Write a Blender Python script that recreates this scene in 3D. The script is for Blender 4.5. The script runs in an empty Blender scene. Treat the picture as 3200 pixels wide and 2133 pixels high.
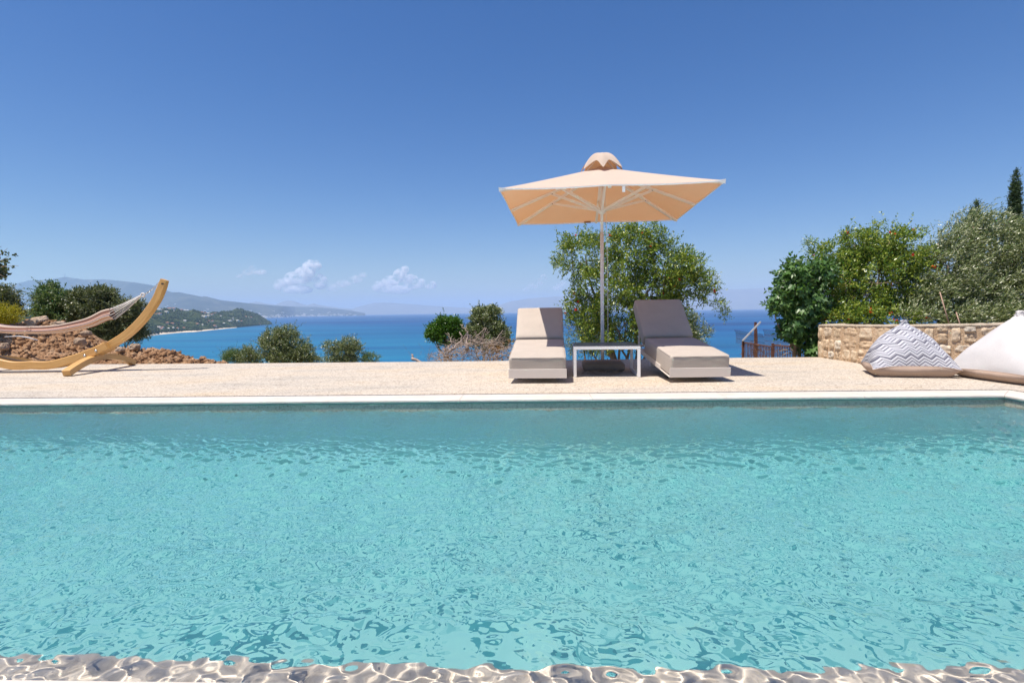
import bpy, bmesh, math, random
import numpy as np
from mathutils import Matrix, Vector, noise

sc = bpy.context.scene
COL = sc.collection
# ------------------------------------------------------------------ camera
CAM_H, FPX, PITCH, ROLL = 0.97, 1660.0, math.radians(3.26), math.radians(-0.83)
cam = bpy.data.cameras.new('camera'); cam_o = bpy.data.objects.new('camera', cam); COL.objects.link(cam_o)
cam.lens = 36*FPX/3200; cam.clip_start = 0.05; cam.clip_end = 3e5
CM = Matrix.Rotation(math.pi/2-PITCH, 4, 'X') @ Matrix.Rotation(ROLL, 4, 'Z')
cam_o.matrix_world = Matrix.Translation((0, 0, CAM_H)) @ CM
sc.camera = cam_o
# ------------------------------------------------------------------ sky + sun
SUN_DIR = Vector((0.80, 0.50, -2.66))          # direction the light travels
world = bpy.data.worlds.new("World"); sc.world = world; world.use_nodes = True
wn = world.node_tree; bg = wn.nodes['Background']
sky = wn.nodes.new('ShaderNodeTexSky'); sky.sky_type = 'NISHITA'; sky.sun_disc = False
sky.sun_elevation = math.atan2(2.66, math.hypot(0.80, 0.50))
sky.sun_rotation = math.atan2(-0.80, -0.50) % (2*math.pi)
sky.air_density = 1.0; sky.dust_density = 0.9; sky.ozone_density = 4.0; sky.altitude = 60
hs = wn.nodes.new('ShaderNodeHueSaturation'); hs.inputs['Saturation'].default_value = 1.36; hs.inputs['Hue'].default_value = 0.510
wn.links.new(sky.outputs[0], hs.inputs['Color']); wn.links.new(hs.outputs[0], bg.inputs[0])
bg.inputs[1].default_value = 0.093
sun = bpy.data.lights.new('sun', 'SUN'); sun_o = bpy.data.objects.new('sun', sun); COL.objects.link(sun_o)
sun.energy = 5.0; sun.angle = math.radians(0.5); sun.color = (1.0, 0.93, 0.84)
sun_o.rotation_euler = SUN_DIR.to_track_quat('-Z', 'Y').to_euler(); sun_o.location = (0, 0, 40)
sun.cycles.is_caustics_light = True
sc.view_settings.view_transform = 'Standard'; sc.view_settings.look = 'None'
sc.view_settings.exposure = 0.36; sc.view_settings.gamma = 1.0
cy = sc.cycles
cy.use_denoising = True; cy.max_bounces = 14; cy.diffuse_bounces = 4; cy.glossy_bounces = 4
cy.transmission_bounces = 6; cy.transparent_max_bounces = 12; cy.volume_bounces = 12
cy.blur_glossy = 0.6; cy.volume_step_rate = 1.0; cy.volume_max_steps = 256
rng = np.random.default_rng(11); random.seed(5)

# ------------------------------------------------------------------ measuring helpers
CM3 = CM.to_3x3()
def ray(x, y): return CM3 @ Vector(((x-1600)/FPX, -(y-1066.5)/FPX, -1))
def G(x, y, z=0.0):
    d = ray(x, y); t = (z-CAM_H)/d.z; return Vector((0, 0, CAM_H)) + d*t
def P(x, y, D):
    d = ray(x, y); return Vector((0, 0, CAM_H)) + d*(D/d.y)

# ------------------------------------------------------------------ object helpers
def thing(name, label, cat, loc=(0, 0, 0), rz=0.0, group=None):
    o = bpy.data.objects.new(name, None); COL.objects.link(o); o.empty_display_size = 0.2
    o.location = loc; o.rotation_euler = (0, 0, rz); o['label'] = label; o['category'] = cat
    if group: o['group'] = group
    return o
def tag(o, label, cat, group=None):
    o['label'] = label; o['category'] = cat
    if group: o['group'] = group
    return o
def struct(o, kind='structure'): o['kind'] = kind; return o
def mk(name, V, F, mat, parent=None, smooth=False, uv=None, matidx=None):
    me = bpy.data.meshes.new(name)
    V = np.asarray(V, dtype=np.float32)
    if isinstance(F, np.ndarray) and F.ndim == 2:
        nf, k = F.shape
        me.vertices.add(len(V)); me.vertices.foreach_set('co', V.ravel())
        me.loops.add(nf*k); me.loops.foreach_set('vertex_index', F.astype(np.int32).ravel())
        me.polygons.add(nf); me.polygons.foreach_set('loop_start', np.arange(0, nf*k, k, dtype=np.int32))
        me.polygons.foreach_set('loop_total', np.full(nf, k, dtype=np.int32))
        me.update(calc_edges=True); me.validate()
    else:
        me.from_pydata(V.tolist(), [], [tuple(int(i) for i in f) for f in F])
    if uv is not None:
        l = me.uv_layers.new(name='UVMap'); li = np.empty(len(me.loops), dtype=np.int32)
        me.loops.foreach_get('vertex_index', li)
        l.data.foreach_set('uv', np.asarray(uv, dtype=np.float32)[li].ravel())
    if smooth: me.polygons.foreach_set('use_smooth', np.ones(len(me.polygons), dtype=bool))
    for m in (mat if isinstance(mat, (list, tuple)) else [mat]): me.materials.append(m)
    if matidx is not None: me.polygons.foreach_set('material_index', np.asarray(matidx, dtype=np.int32))
    o = bpy.data.objects.new(name, me); COL.objects.link(o)
    if parent: o.parent = parent
    return o
class MB:
    def __init__(s): s.V = []; s.F = []
    def add(s, V, F):
        n = len(s.V); s.V += [tuple(v) for v in V]; s.F += [tuple(i+n for i in f) for f in F]
    def box(s, x0, x1, y0, y1, z0, z1, M=None):
        V = [Vector((x, y, z)) for z in (z0, z1) for y in (y0, y1) for x in (x0, x1)]
        if M is not None: V = [M @ v for v in V]
        s.add(V, [(0, 2, 3, 1), (4, 5, 7, 6), (0, 1, 5, 4), (2, 6, 7, 3), (0, 4, 6, 2), (1, 3, 7, 5)])
    def bar(s, a, b, w, h, up=(0, 0, 1)):
        a = Vector(a); b = Vector(b); d = (b-a).normalized(); u = Vector(up)
        x = d.cross(u)
        if x.length < 1e-4: x = d.cross(Vector((1, 0, 0)))
        x.normalize(); z = x.cross(d)
        V = [p + x*sx*w/2 + z*sz*h/2 for p in (a, b) for sx, sz in ((-1, -1), (1, -1), (1, 1), (-1, 1))]
        s.add(V, [(0, 1, 2, 3), (7, 6, 5, 4), (0, 4, 5, 1), (1, 5, 6, 2), (2, 6, 7, 3), (3, 7, 4, 0)])
    def tube(s, pts, r, seg=8, cap=True, prof=None, up=(0, 0, 1)):
        pts = [Vector(p) for p in pts]; n = len(pts)
        rs = r if isinstance(r, (list, tuple)) else [r]*n
        V = []; F = []
        for i, p in enumerate(pts):
            d = (pts[min(i+1, n-1)] - pts[max(i-1, 0)]).normalized()
            x = d.cross(Vector(up))
            if x.length < 1e-3: x = d.cross(Vector((1, 0.2, 0)))
            x.normalize(); z = x.cross(d)
            for k in range(seg):
                if prof: u, w = prof[k]; V.append(p + x*u*rs[i] + z*w*rs[i])
                else:
                    a = 2*math.pi*k/seg; V.append(p + (x*math.cos(a) + z*math.sin(a))*rs[i])
        for i in range(n-1):
            for k in range(seg):
                k2 = (k+1) % seg; F.append((i*seg+k, i*seg+k2, (i+1)*seg+k2, (i+1)*seg+k))
        if cap: F += [tuple(range(seg-1, -1, -1)), tuple(range((n-1)*seg, n*seg))]
        s.add(V, F)
    def build(s, name, mat, parent=None, smooth=False, bevel=0):
        o = mk(name, s.V, s.F, mat, parent, smooth)
        if bevel:
            bm = bmesh.new(); bm.from_mesh(o.data)
            bmesh.ops.bevel(bm, geom=[e for e in bm.edges if len(e.link_faces) == 2 and e.calc_face_angle(0) > 0.5], offset=bevel, segments=2, affect='EDGES', profile=0.6)
            bm.to_mesh(o.data); bm.free()
        return o
def copy_tree(o, parent=None):
    c = o.copy(); COL.objects.link(c); c.parent = parent
    for ch in [k for k in bpy.data.objects if k.parent == o]: copy_tree(ch, c)
    return c
def rbox(sx, sy, sz, r, n=10, puff=0.0, amp=0.0, seed=0, freq=6.0):
    """rounded cushion box centred on x, from y=0..sy, z=0..sz"""
    bm = bmesh.new(); bmesh.ops.create_cube(bm, size=2.0)
    bmesh.ops.subdivide_edges(bm, edges=bm.edges[:], cuts=n, use_grid_fill=True)
    V = []; h = Vector((sx/2, sy/2, sz/2))
    for v in bm.verts:
        p = Vector((v.co.x*h.x, v.co.y*h.y, v.co.z*h.z))
        # concentrate points near the borders
        p = Vector([math.copysign(h[i]*(1-(1-abs(v.co[i]))**1.5), v.co[i]) for i in range(3)])
        q = Vector([max(-h[i]+r, min(h[i]-r, p[i])) for i in range(3)])
        d = p-q
        if d.length > 1e-6: p = q + d.normalized()*r
        bul = puff*(1-(p.x/h.x)**2)*(1-(p.y/h.y)**2)
        p.z += bul*(1 if p.z > 0 else 0)
        if amp:
            nn = noise.noise(Vector((p.x*freq, p.y*freq*0.7, p.z*freq*1.4+seed)))
            nn += 0.6*noise.noise(Vector((p.x*freq*3.1+seed, p.y*freq*2, p.z*freq*3)))
            p += p.normalized()*nn*amp
        V.append(p+Vector((0, h.y, h.z)))
    F = [tuple(v.index for v in f.verts) for f in bm.faces]; bm.free()
    return V, F

# ------------------------------------------------------------------ materials
def nodemat(name):
    m = bpy.data.materials.new(name); m.use_nodes = True; nt = m.node_tree
    b = nt.nodes['Principled BSDF']; return m, nt, b
def N(nt, t, **kw):
    n = nt.nodes.new(t)
    for k, v in kw.items():
        if hasattr(n, k): setattr(n, k, v)
        else: n.inputs[k].default_value = v
    return n
def ramp(nt, fac, stops):
    r = N(nt, 'ShaderNodeValToRGB'); cr = r.color_ramp
    while len(cr.elements) < len(stops): cr.elements.new(0.5)
    for e, (p, c) in zip(cr.elements, stops): e.position = p; e.color = (*c, 1) if len(c) == 3 else c
    nt.links.new(fac, r.inputs[0]); return r.outputs[0]
def coords(nt, kind='Object', scale=(1, 1, 1), rot=(0, 0, 0)):
    t = N(nt, 'ShaderNodeTexCoord'); mp = N(nt, 'ShaderNodeMapping')
    mp.inputs['Scale'].default_value = scale; mp.inputs['Rotation'].default_value = rot
    nt.links.new(t.outputs[kind], mp.inputs[0]); return mp.outputs[0]
def noisef(nt, vec, scale, detail=4, rough=0.55, dist=0.0):
    n = N(nt, 'ShaderNodeTexNoise'); n.inputs['Scale'].default_value = scale; n.inputs['Detail'].default_value = detail
    n.inputs['Roughness'].default_value = rough; n.inputs['Distortion'].default_value = dist
    if vec is not None: nt.links.new(vec, n.inputs['Vector'])
    return n.outputs[0]
def bump(nt, b, h, strength=0.3, dist=0.01):
    n = N(nt, 'ShaderNodeBump'); n.inputs['Strength'].default_value = strength; n.inputs['Distance'].default_value = dist
    nt.links.new(h, n.inputs['Height']); nt.links.new(n.outputs[0], b.inputs['Normal']); return n
def mixc(nt, fac, a, b, mode='MIX'):
    m = N(nt, 'ShaderNodeMix', data_type='RGBA', blend_type=mode)
    for k, v in ((0, fac), (6, a), (7, b)):
        if isinstance(v, (int, float)): m.inputs[k].default_value = v
        elif isinstance(v, tuple): m.inputs[k].default_value = (*v, 1)
        else: nt.links.new(v, m.inputs[k])
    return m.outputs[2]
def simple(name, c, rough=0.6, var=0.0, scale=8, bmp=0.0, bscale=60, metal=0.0, spec=0.5, sheen=0.0, coat=0.0):
    m, nt, b = nodemat(name)
    b.inputs['Roughness'].default_value = rough; b.inputs['Metallic'].default_value = metal
    b.inputs['Specular IOR Level'].default_value = spec; b.inputs['Sheen Weight'].default_value = sheen
    b.inputs['Coat Weight'].default_value = coat
    v = coords(nt)
    if var:
        f = noisef(nt, v, scale)
        nt.links.new(ramp(nt, f, [(0.3, tuple(x*(1-var) for x in c)), (0.7, tuple(min(1, x*(1+var)) for x in c))]), b.inputs['Base Color'])
    else: b.inputs['Base Color'].default_value = (*c, 1)
    if bmp: bump(nt, b, noisef(nt, v, bscale), bmp, 0.004)
    return m
M = {}
M['white_metal'] = simple('white_metal', (0.84, 0.82, 0.80), 0.35, 0.03, 3)
M['frame_sand'] = simple('frame_sand', (0.74, 0.66, 0.58), 0.45, 0.03, 3)
M['dark_rubber'] = simple('dark_rubber', (0.03, 0.03, 0.03), 0.7)
M['steel'] = simple('steel', (0.6, 0.6, 0.6), 0.25, 0, 1, metal=1.0)
def fabric(name, c, weave=260, var=0.05, bmp=0.25, transl=None):
    m, nt, b = nodemat(name); v = coords(nt)
    b.inputs['Roughness'].default_value = 0.9; b.inputs['Specular IOR Level'].default_value = 0.2
    f = noisef(nt, v, 5, 3); f2 = noisef(nt, v, weave, 2)
    c1 = ramp(nt, f, [(0.3, tuple(x*(1-var) for x in c)), (0.7, tuple(min(1, x*(1+var)) for x in c))])
    col = mixc(nt, 0.25, c1, ramp(nt, f2, [(0.35, tuple(x*0.6 for x in c)), (0.65, tuple(min(1, x*1.2) for x in c))]))
    nt.links.new(col, b.inputs['Base Color'])
    w = noisef(nt, coords(nt, scale=(1, 1, 1)), 9, 5, 0.6)
    add = N(nt, 'ShaderNodeMath', operation='MULTIPLY_ADD'); nt.links.new(f2, add.inputs[0]); add.inputs[1].default_value = 0.12; nt.links.new(w, add.inputs[2])
    bump(nt, b, add.outputs[0], bmp, 0.012)
    if transl:
        tr = N(nt, 'ShaderNodeBsdfTranslucent'); tr.inputs[0].default_value = (*transl[0], 1)
        mx = N(nt, 'ShaderNodeMixShader'); mx.inputs[0].default_value = transl[1]
        nt.links.new(b.outputs[0], mx.inputs[1]); nt.links.new(tr.outputs[0], mx.inputs[2])
        nt.links.new(mx.outputs[0], nt.nodes['Material Output'].inputs[0])
    return m
M['cushion'] = fabric('cushion', (0.465, 0.405, 0.345))
M['canopy'] = fabric('canopy', (0.65, 0.555, 0.46), 300, 0.03, 0.1, ((0.72, 0.29, 0.085), 0.25))
M['umbrella_white'] = simple('umbrella_white', (0.88, 0.84, 0.80), 0.35)
M['weight_cover'] = fabric('weight_cover', (0.30, 0.26, 0.22), 120, 0.1, 0.5)
M['bag_tan'] = fabric('bag_tan', (0.42, 0.31, 0.24))
M['bag_white'] = fabric('bag_white', (0.58, 0.555, 0.54), 200, 0.02, 0.2)
M['strap'] = simple('strap', (0.35, 0.27, 0.2), 0.8)
M['cord'] = simple('cord', (0.7, 0.66, 0.62), 0.8)
def m_table_glass():
    m, nt, b = nodemat('table_glass'); b.inputs['Base Color'].default_value = (0.16, 0.16, 0.19, 1)
    b.inputs['Roughness'].default_value = 0.35; b.inputs['Coat Weight'].default_value = 0.1; return m
M['table_glass'] = m_table_glass()
def m_wood():
    m, nt, b = nodemat('pine_wood'); v = coords(nt, 'UV', (1.0, 14, 1))
    f = noisef(nt, v, 3.0, 6, 0.65, 0.8); f3 = noisef(nt, coords(nt, 'UV', (0.5, 40, 1)), 4, 4)
    c = ramp(nt, f, [(0.25, (0.40, 0.20, 0.055)), (0.5, (0.60, 0.33, 0.10)), (0.75, (0.70, 0.43, 0.16))])
    c = mixc(nt, 0.3, c, ramp(nt, f3, [(0.35, (0.33, 0.16, 0.04)), (0.6, (0.72, 0.44, 0.17))]))
    nt.links.new(c, b.inputs['Base Color']); b.inputs['Roughness'].default_value = 0.45
    bump(nt, b, f3, 0.15, 0.004); return m
M['wood'] = m_wood()
def m_deck():
    m, nt, b = nodemat('exposed_aggregate'); v = coords(nt)
    vo = N(nt, 'ShaderNodeTexVoronoi'); vo.inputs['Scale'].default_value = 62; nt.links.new(v, vo.inputs['Vector'])
    sep = N(nt, 'ShaderNodeSeparateColor'); nt.links.new(vo.outputs['Color'], sep.inputs[0])
    peb = ramp(nt, sep.outputs[0], [(0.0, (0.22, 0.165, 0.125)), (0.16, (0.455, 0.39, 0.31)), (0.6, (0.535, 0.465, 0.38)), (1.0, (0.62, 0.56, 0.475))])
    big = noisef(nt, coords(nt, scale=(0.6, 1.6, 1), rot=(0, 0, 0.25)), 0.9, 5, 0.6)
    tint = ramp(nt, big, [(0.3, (0.80, 0.82, 0.84)), (0.5, (1.0, 0.99, 0.97)), (0.7, (1.0, 0.93, 0.82))])
    st = noisef(nt, coords(nt, scale=(1.0, 2.2, 1)), 2.6, 6, 0.65)
    stm = ramp(nt, st, [(0.56, (0, 0, 0)), (0.70, (1, 1, 1))])
    c = mixc(nt, 1.0, peb, tint, 'MULTIPLY')
    c = mixc(nt, stm, c, mixc(nt, 1.0, c, (0.74, 0.73, 0.74), 'MULTIPLY'))
    nt.links.new(c, b.inputs['Base Color']); b.inputs['Roughness'].default_value = 0.85
    bump(nt, b, vo.outputs['Distance'], 0.5, 0.006); return m
M['deck'] = m_deck()
def m_coping():
    m, nt, b = nodemat('white_limestone'); v = coords(nt)
    f = noisef(nt, v, 3.5, 6); nt.links.new(ramp(nt, f, [(0.3, (0.60, 0.53, 0.45)), (0.7, (0.69, 0.62, 0.54))]), b.inputs['Base Color'])
    b.inputs['Roughness'].default_value = 0.55; bump(nt, b, noisef(nt, v, 90, 4), 0.12, 0.003); return m
M['coping'] = m_coping()
def m_poolstone(name, c0, c1, c2, sc_=26, caustic_mix=0.0):
    m, nt, b = nodemat(name); v = coords(nt)
    f = noisef(nt, v, sc_, 8, 0.75, 0.4); g = noisef(nt, v, 3.2, 5, 0.6)
    c = ramp(nt, f, [(0.32, c0), (0.5, c1), (0.72, c2)])
    c = mixc(nt, 1.0, c, ramp(nt, g, [(0.3, (0.86,)*3), (0.7, (1.0,)*3)]), 'MULTIPLY')
    if caustic_mix:
        vo = N(nt, 'ShaderNodeTexVoronoi'); vo.inputs['Scale'].default_value = 13.0; nt.links.new(v, vo.inputs['Vector'])  # dark and bright cells paint the refracted caustic light into the stone colour
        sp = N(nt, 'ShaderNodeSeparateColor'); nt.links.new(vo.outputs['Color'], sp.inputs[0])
        c = mixc(nt, caustic_mix, c, ramp(nt, sp.outputs[1], [(0.0, (0.02, 0.17, 0.24)), (0.15, (0.07, 0.32, 0.38)), (0.28, (0.40, 0.60, 0.60)), (0.40, c1), (0.8, c1), (1.0, (0.92, 0.92, 0.84))]))
    nt.links.new(c, b.inputs['Base Color']); b.inputs['Roughness'].default_value = 0.6
    bump(nt, b, f, 0.2, 0.004); return m
M['pool_wall'] = m_poolstone('pool_wall_stone', (0.30, 0.25, 0.19), (0.52, 0.46, 0.36), (0.66, 0.59, 0.48), 34)
M['pool_floor'] = m_poolstone('pool_floor_stone_caustic', (0.70, 0.73, 0.69), (0.84, 0.86, 0.81), (0.90, 0.91, 0.88), 12, 0.85)
M['pool_side'] = m_poolstone('pool_side_stone', (0.46, 0.55, 0.57), (0.60, 0.69, 0.70), (0.70, 0.77, 0.78), 20)
M['pool_step'] = m_poolstone('pool_step_stone', (0.48, 0.39, 0.30), (0.66, 0.555, 0.45), (0.76, 0.65, 0.54), 24)
def m_water(fine):
    m, nt, b = nodemat('pool_water'); b.inputs['Base Color'].default_value = (0.95, 1.0, 1.0, 1)
    b.inputs['Roughness'].default_value = 0.0; b.inputs['IOR'].default_value = 1.33; b.inputs['Transmission Weight'].default_value = 1.0
    if fine:
        f = noisef(nt, coords(nt, scale=(1, 1.5, 1), rot=(0, 0, 0.3)), 30, 4, 0.6, 0.3)
        bump(nt, b, f, 0.12, 0.004)
    return m
M['water'] = m_water(True); M['water_smooth'] = m_water(False)
def m_absorb():
    m = bpy.data.materials.new('water_absorption'); m.use_nodes = True; nt = m.node_tree; nt.nodes.clear()
    out = N(nt, 'ShaderNodeOutputMaterial'); va = N(nt, 'ShaderNodeVolumeAbsorption')
    va.inputs['Color'].default_value = (0.0, 0.89, 0.905, 1); va.inputs['Density'].default_value = 0.23
    nt.links.new(va.outputs[0], out.inputs[1]); return m
M['absorb'] = m_absorb()
def m_leaf(name, cols, transl=0.14, rough=0.36, spec=0.5, tcol=None):
    m, nt, b = nodemat(name); g = N(nt, 'ShaderNodeNewGeometry')
    k = len(cols); c = ramp(nt, g.outputs['Random Per Island'], [(i/(k-1), cc) for i, cc in enumerate(cols)])
    nt.links.new(c, b.inputs['Base Color']); b.inputs['Roughness'].default_value = rough; b.inputs['Specular IOR Level'].default_value = spec
    tr = N(nt, 'ShaderNodeBsdfTranslucent'); mx = N(nt, 'ShaderNodeMixShader'); mx.inputs[0].default_value = transl
    nt.links.new(mixc(nt, 1.0, c, tcol or (1.6, 1.7, 0.7), 'MULTIPLY'), tr.inputs[0])
    nt.links.new(b.outputs[0], mx.inputs[1]); nt.links.new(tr.outputs[0], mx.inputs[2])
    nt.links.new(mx.outputs[0], nt.nodes['Material Output'].inputs[0]); return m
M['pom_leaf'] = m_leaf('pomegranate_leaf', [(0.035, 0.08, 0.015), (0.08, 0.165, 0.022), (0.20, 0.29, 0.035), (0.27, 0.34, 0.045), (0.46, 0.47, 0.09)])
M['olive_leaf'] = m_leaf('olive_leaf', [(0.045, 0.08, 0.02), (0.09, 0.135, 0.035), (0.15, 0.19, 0.06), (0.28, 0.31, 0.13), (0.70, 0.70, 0.50)], 0.10, 0.32)
M['olive_dark'] = m_leaf('olive_dark_leaf', [(0.045, 0.068, 0.03), (0.09, 0.12, 0.053), (0.165, 0.195, 0.09), (0.36, 0.36, 0.21)], 0.15, 0.4)
M['green_leaf'] = m_leaf('carob_leaf', [(0.03, 0.09, 0.012), (0.075, 0.18, 0.022), (0.135, 0.255, 0.03)])
M['fig_leaf'] = m_leaf('fig_leaf', [(0.038, 0.09, 0.022), (0.075, 0.165, 0.038), (0.15, 0.255, 0.075)], 0.25, 0.4)
M['cypress_leaf'] = m_leaf('cypress_leaf', [(0.019, 0.046, 0.019), (0.046, 0.085, 0.026), (0.078, 0.117, 0.039)], 0.1, 0.6)
M['mastic_leaf'] = m_leaf('mastic_leaf', [(0.032, 0.08, 0.032), (0.072, 0.144, 0.04), (0.16, 0.224, 0.08), (0.304, 0.336, 0.176)], 0.2, 0.4)
M['yellow_leaf'] = m_leaf('yellow_leaf', [(0.16, 0.20, 0.02), (0.38, 0.36, 0.02), (0.55, 0.48, 0.04)], 0.3, 0.6, tcol=(1.3, 1.2, 0.5))
M['dark_leaf'] = m_leaf('dark_leaf', [(0.019, 0.026, 0.026), (0.052, 0.078, 0.026), (0.156, 0.195, 0.065)], 0.2, 0.35)
M['dry_leaf'] = m_leaf('dry_leaf', [(0.16, 0.08, 0.03), (0.32, 0.17, 0.06), (0.42, 0.26, 0.10)], 0.2, 0.7, tcol=(1.1, 1, 0.8))
M['flower'] = m_leaf('flower_red', [(0.75, 0.04, 0.015), (0.85, 0.10, 0.02)], 0.3, 0.4, tcol=(1, 0.6, 0.6))
M['bark'] = simple('bark', (0.30, 0.22, 0.16), 0.9, 0.35, 14, 0.8, 40)
M['dead_wood'] = simple('dead_wood', (0.38, 0.30, 0.25), 0.9, 0.25, 14, 0.8, 50)
M['rust'] = simple('rusty_iron', (0.16, 0.07, 0.05), 0.8, 0.35, 10, 0.3, 60)
M['galv'] = simple('weathered_plank', (0.52, 0.52, 0.54), 0.6, 0.1, 6)
def m_dirt(name, cols, sc_=5):
    m, nt, b = nodemat(name); v = coords(nt)
    f = noisef(nt, v, sc_, 9, 0.7); nt.links.new(ramp(nt, f, [(0.3, cols[0]), (0.5, cols[1]), (0.7, cols[2])]), b.inputs['Base Color'])
    b.inputs['Roughness'].default_value = 0.95; b.inputs['Specular IOR Level'].default_value = 0.1
    bump(nt, b, noisef(nt, v, sc_*5, 8, 0.7), 1.0, 0.05); return m
M['dirt'] = m_dirt('excavated_earth', ((0.20, 0.10, 0.05), (0.42, 0.245, 0.135), (0.60, 0.42, 0.27)))
M['rock'] = m_dirt('rock', ((0.30, 0.20, 0.13), (0.46, 0.34, 0.24), (0.60, 0.48, 0.36)), 3)
M['slope'] = m_dirt('dry_slope', ((0.12, 0.10, 0.05), (0.20, 0.17, 0.09), (0.32, 0.26, 0.15)), 0.4)
def m_stone():
    m, nt, b = nodemat('wall_stone'); v = coords(nt); g = N(nt, 'ShaderNodeNewGeometry')
    c = ramp(nt, g.outputs['Random Per Island'], [(0.0, (0.66, 0.52, 0.36)), (0.35, (0.76, 0.63, 0.47)), (0.6, (0.70, 0.52, 0.34)), (0.72, (0.60, 0.55, 0.47)), (0.85, (0.74, 0.66, 0.54)), (1.0, (0.80, 0.66, 0.48))])
    f = noisef(nt, v, 16, 8, 0.7); c = mixc(nt, 1.0, c, ramp(nt, f, [(0.3, (0.72, 0.62, 0.52)), (0.6, (1.05, 1.03, 1.0))]), 'MULTIPLY')
    r = noisef(nt, v, 5, 5, 0.6, 0.5); c = mixc(nt, ramp(nt, r, [(0.58, (0, 0, 0)), (0.68, (0.7, 0.7, 0.7))]), c, (0.50, 0.26, 0.13))
    nt.links.new(c, b.inputs['Base Color']); b.inputs['Roughness'].default_value = 0.9
    bump(nt, b, noisef(nt, v, 38, 8, 0.75), 0.9, 0.02); return m
M['stone'] = m_stone()
M['mortar'] = m_dirt('mortar', ((0.60, 0.40, 0.24), (0.72, 0.52, 0.34), (0.80, 0.62, 0.44)), 8)
M['cap_mortar'] = m_dirt('capping_mortar', ((0.56, 0.43, 0.30), (0.68, 0.56, 0.42), (0.76, 0.65, 0.50)), 8)

# ------------------------------------------------------------------ the sea, hills and far coast
SEA = -80.0
def m_sea():
    m, nt, b = nodemat('sea_water'); 
    band = noisef(nt, coords(nt, 'Object', (0.00035, 0.0016, 1), (0, 0, 0.1)), 1.0, 6, 0.6, 0.4)
    c = ramp(nt, band, [(0.34, (0.0, 0.030, 0.125)), (0.50, (0.0, 0.058, 0.19)), (0.64, (0.003, 0.10, 0.25))])
    # paler shallows along the near beach (world position, seabed colour)
    tc = N(nt, 'ShaderNodeTexCoord'); sx = N(nt, 'ShaderNodeSeparateXYZ'); nt.links.new(tc.outputs['Object'], sx.inputs[0])
    a = N(nt, 'ShaderNodeMath', operation='MULTIPLY_ADD'); nt.links.new(sx.outputs[0], a.inputs[0]); a.inputs[1].default_value = 1.2; nt.links.new(sx.outputs[1], a.inputs[2])
    mr = N(nt, 'ShaderNodeMapRange'); mr.inputs['From Min'].default_value = 2900; mr.inputs['From Max'].default_value = -1600
    nt.links.new(a.outputs[0], mr.inputs['Value'])
    sm = N(nt, 'ShaderNodeMath', operation='MULTIPLY'); nt.links.new(mr.outputs[0], sm.inputs[0])
    nt.links.new(ramp(nt, noisef(nt, coords(nt, 'Object', (0.0012, 0.007, 1), (0, 0, 0.2)), 1.0, 5, 0.65), [(0.35, (0.35,)*3), (0.62, (1,)*3)]), sm.inputs[1])
    c = mixc(nt, sm.outputs[0], c, (0.02, 0.26, 0.36))
    nt.links.new(c, b.inputs['Base Color']); b.inputs['Roughness'].default_value = 0.45; b.inputs['Specular IOR Level'].default_value = 0.25
    w = noisef(nt, coords(nt, 'Object', (0.03, 0.09, 1)), 1.0, 8, 0.7); bump(nt, b, w, 0.5, 3.0)
    return m
V = [(-62000, 200, SEA), (62000, 200, SEA), (62000, 64000, SEA), (-62000, 64000, SEA)]
struct(mk('sea', V, [(0, 1, 2, 3)], m_sea()))

def terrain_z(x, y):
    z = -0.55 if y < 12 else -0.55 - 0.125*(y-12)
    if y > 60: z = -6.55 - 0.17*(y-60)
    return z - 0.25*max(0, y-12)/40
TX = np.concatenate([np.linspace(-900, -60, 14), np.linspace(-50, 50, 60), np.linspace(60, 900, 14)])
TY = np.concatenate([np.linspace(-30, 9.0, 6), np.linspace(9.9, 60, 70), np.linspace(70, 700, 26)])
V = []; nx = len(TX)
for y in TY:
    for x in TX:
        z = terrain_z(x, y)
        if y > 9.5: z += 0.12*noise.noise(Vector((x*0.7, y*0.7, 0))) + (0.004*y)*noise.noise(Vector((x*0.15, y*0.15, 3)))
        else: z = -1.75
        V.append((x, y, z))
F = [(j*nx+i, j*nx+i+1, (j+1)*nx+i+1, (j+1)*nx+i) for j in range(len(TY)-1) for i in range(nx-1)]
struct(mk('ground', V, F, M['slope'], smooth=True))

def interp(pts, x):
    return float(np.interp(x, [p[0] for p in pts], [p[1] for p in pts]))
HR = [(-600, 955), (-200, 962), (0, 968), (60, 971), (120, 971), (300, 975), (440, 975), (481, 969), (532, 962.5), (557, 966), (585, 970), (604, 969), (634, 975), (655, 977), (697, 974), (723, 971), (736, 963.5), (757, 964.6), (764, 971), (782, 972.5), (808, 982.7), (836, 998.6), (850, 1012.5)]
HS = [(-600, 1105), (0, 1105), (300, 1090), (404, 1066.6), (442, 1054), (496, 1045), (570, 1038), (612, 1036), (687, 1028), (719, 1025), (793, 1018), (850, 1013.4)]
def horizon(x): return 972 - 0.0145*(x-1600)
def m_hill(name, c0, c1, c2, s):
    m, nt, b = nodemat(name); v = coords(nt, 'Object', (s, s, s))
    f = noisef(nt, v, 1.0, 8, 0.75); nt.links.new(ramp(nt, f, [(0.35, c0), (0.5, c1), (0.68, c2)]), b.inputs['Base Color'])
    b.inputs['Roughness'].default_value = 1.0; b.inputs['Specular IOR Level'].default_value = 0.0
    bump(nt, b, f, 1.0, 6.0); return m
hx = list(np.arange(-600, 850.1, 5)); rows = 22; V = []
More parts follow.
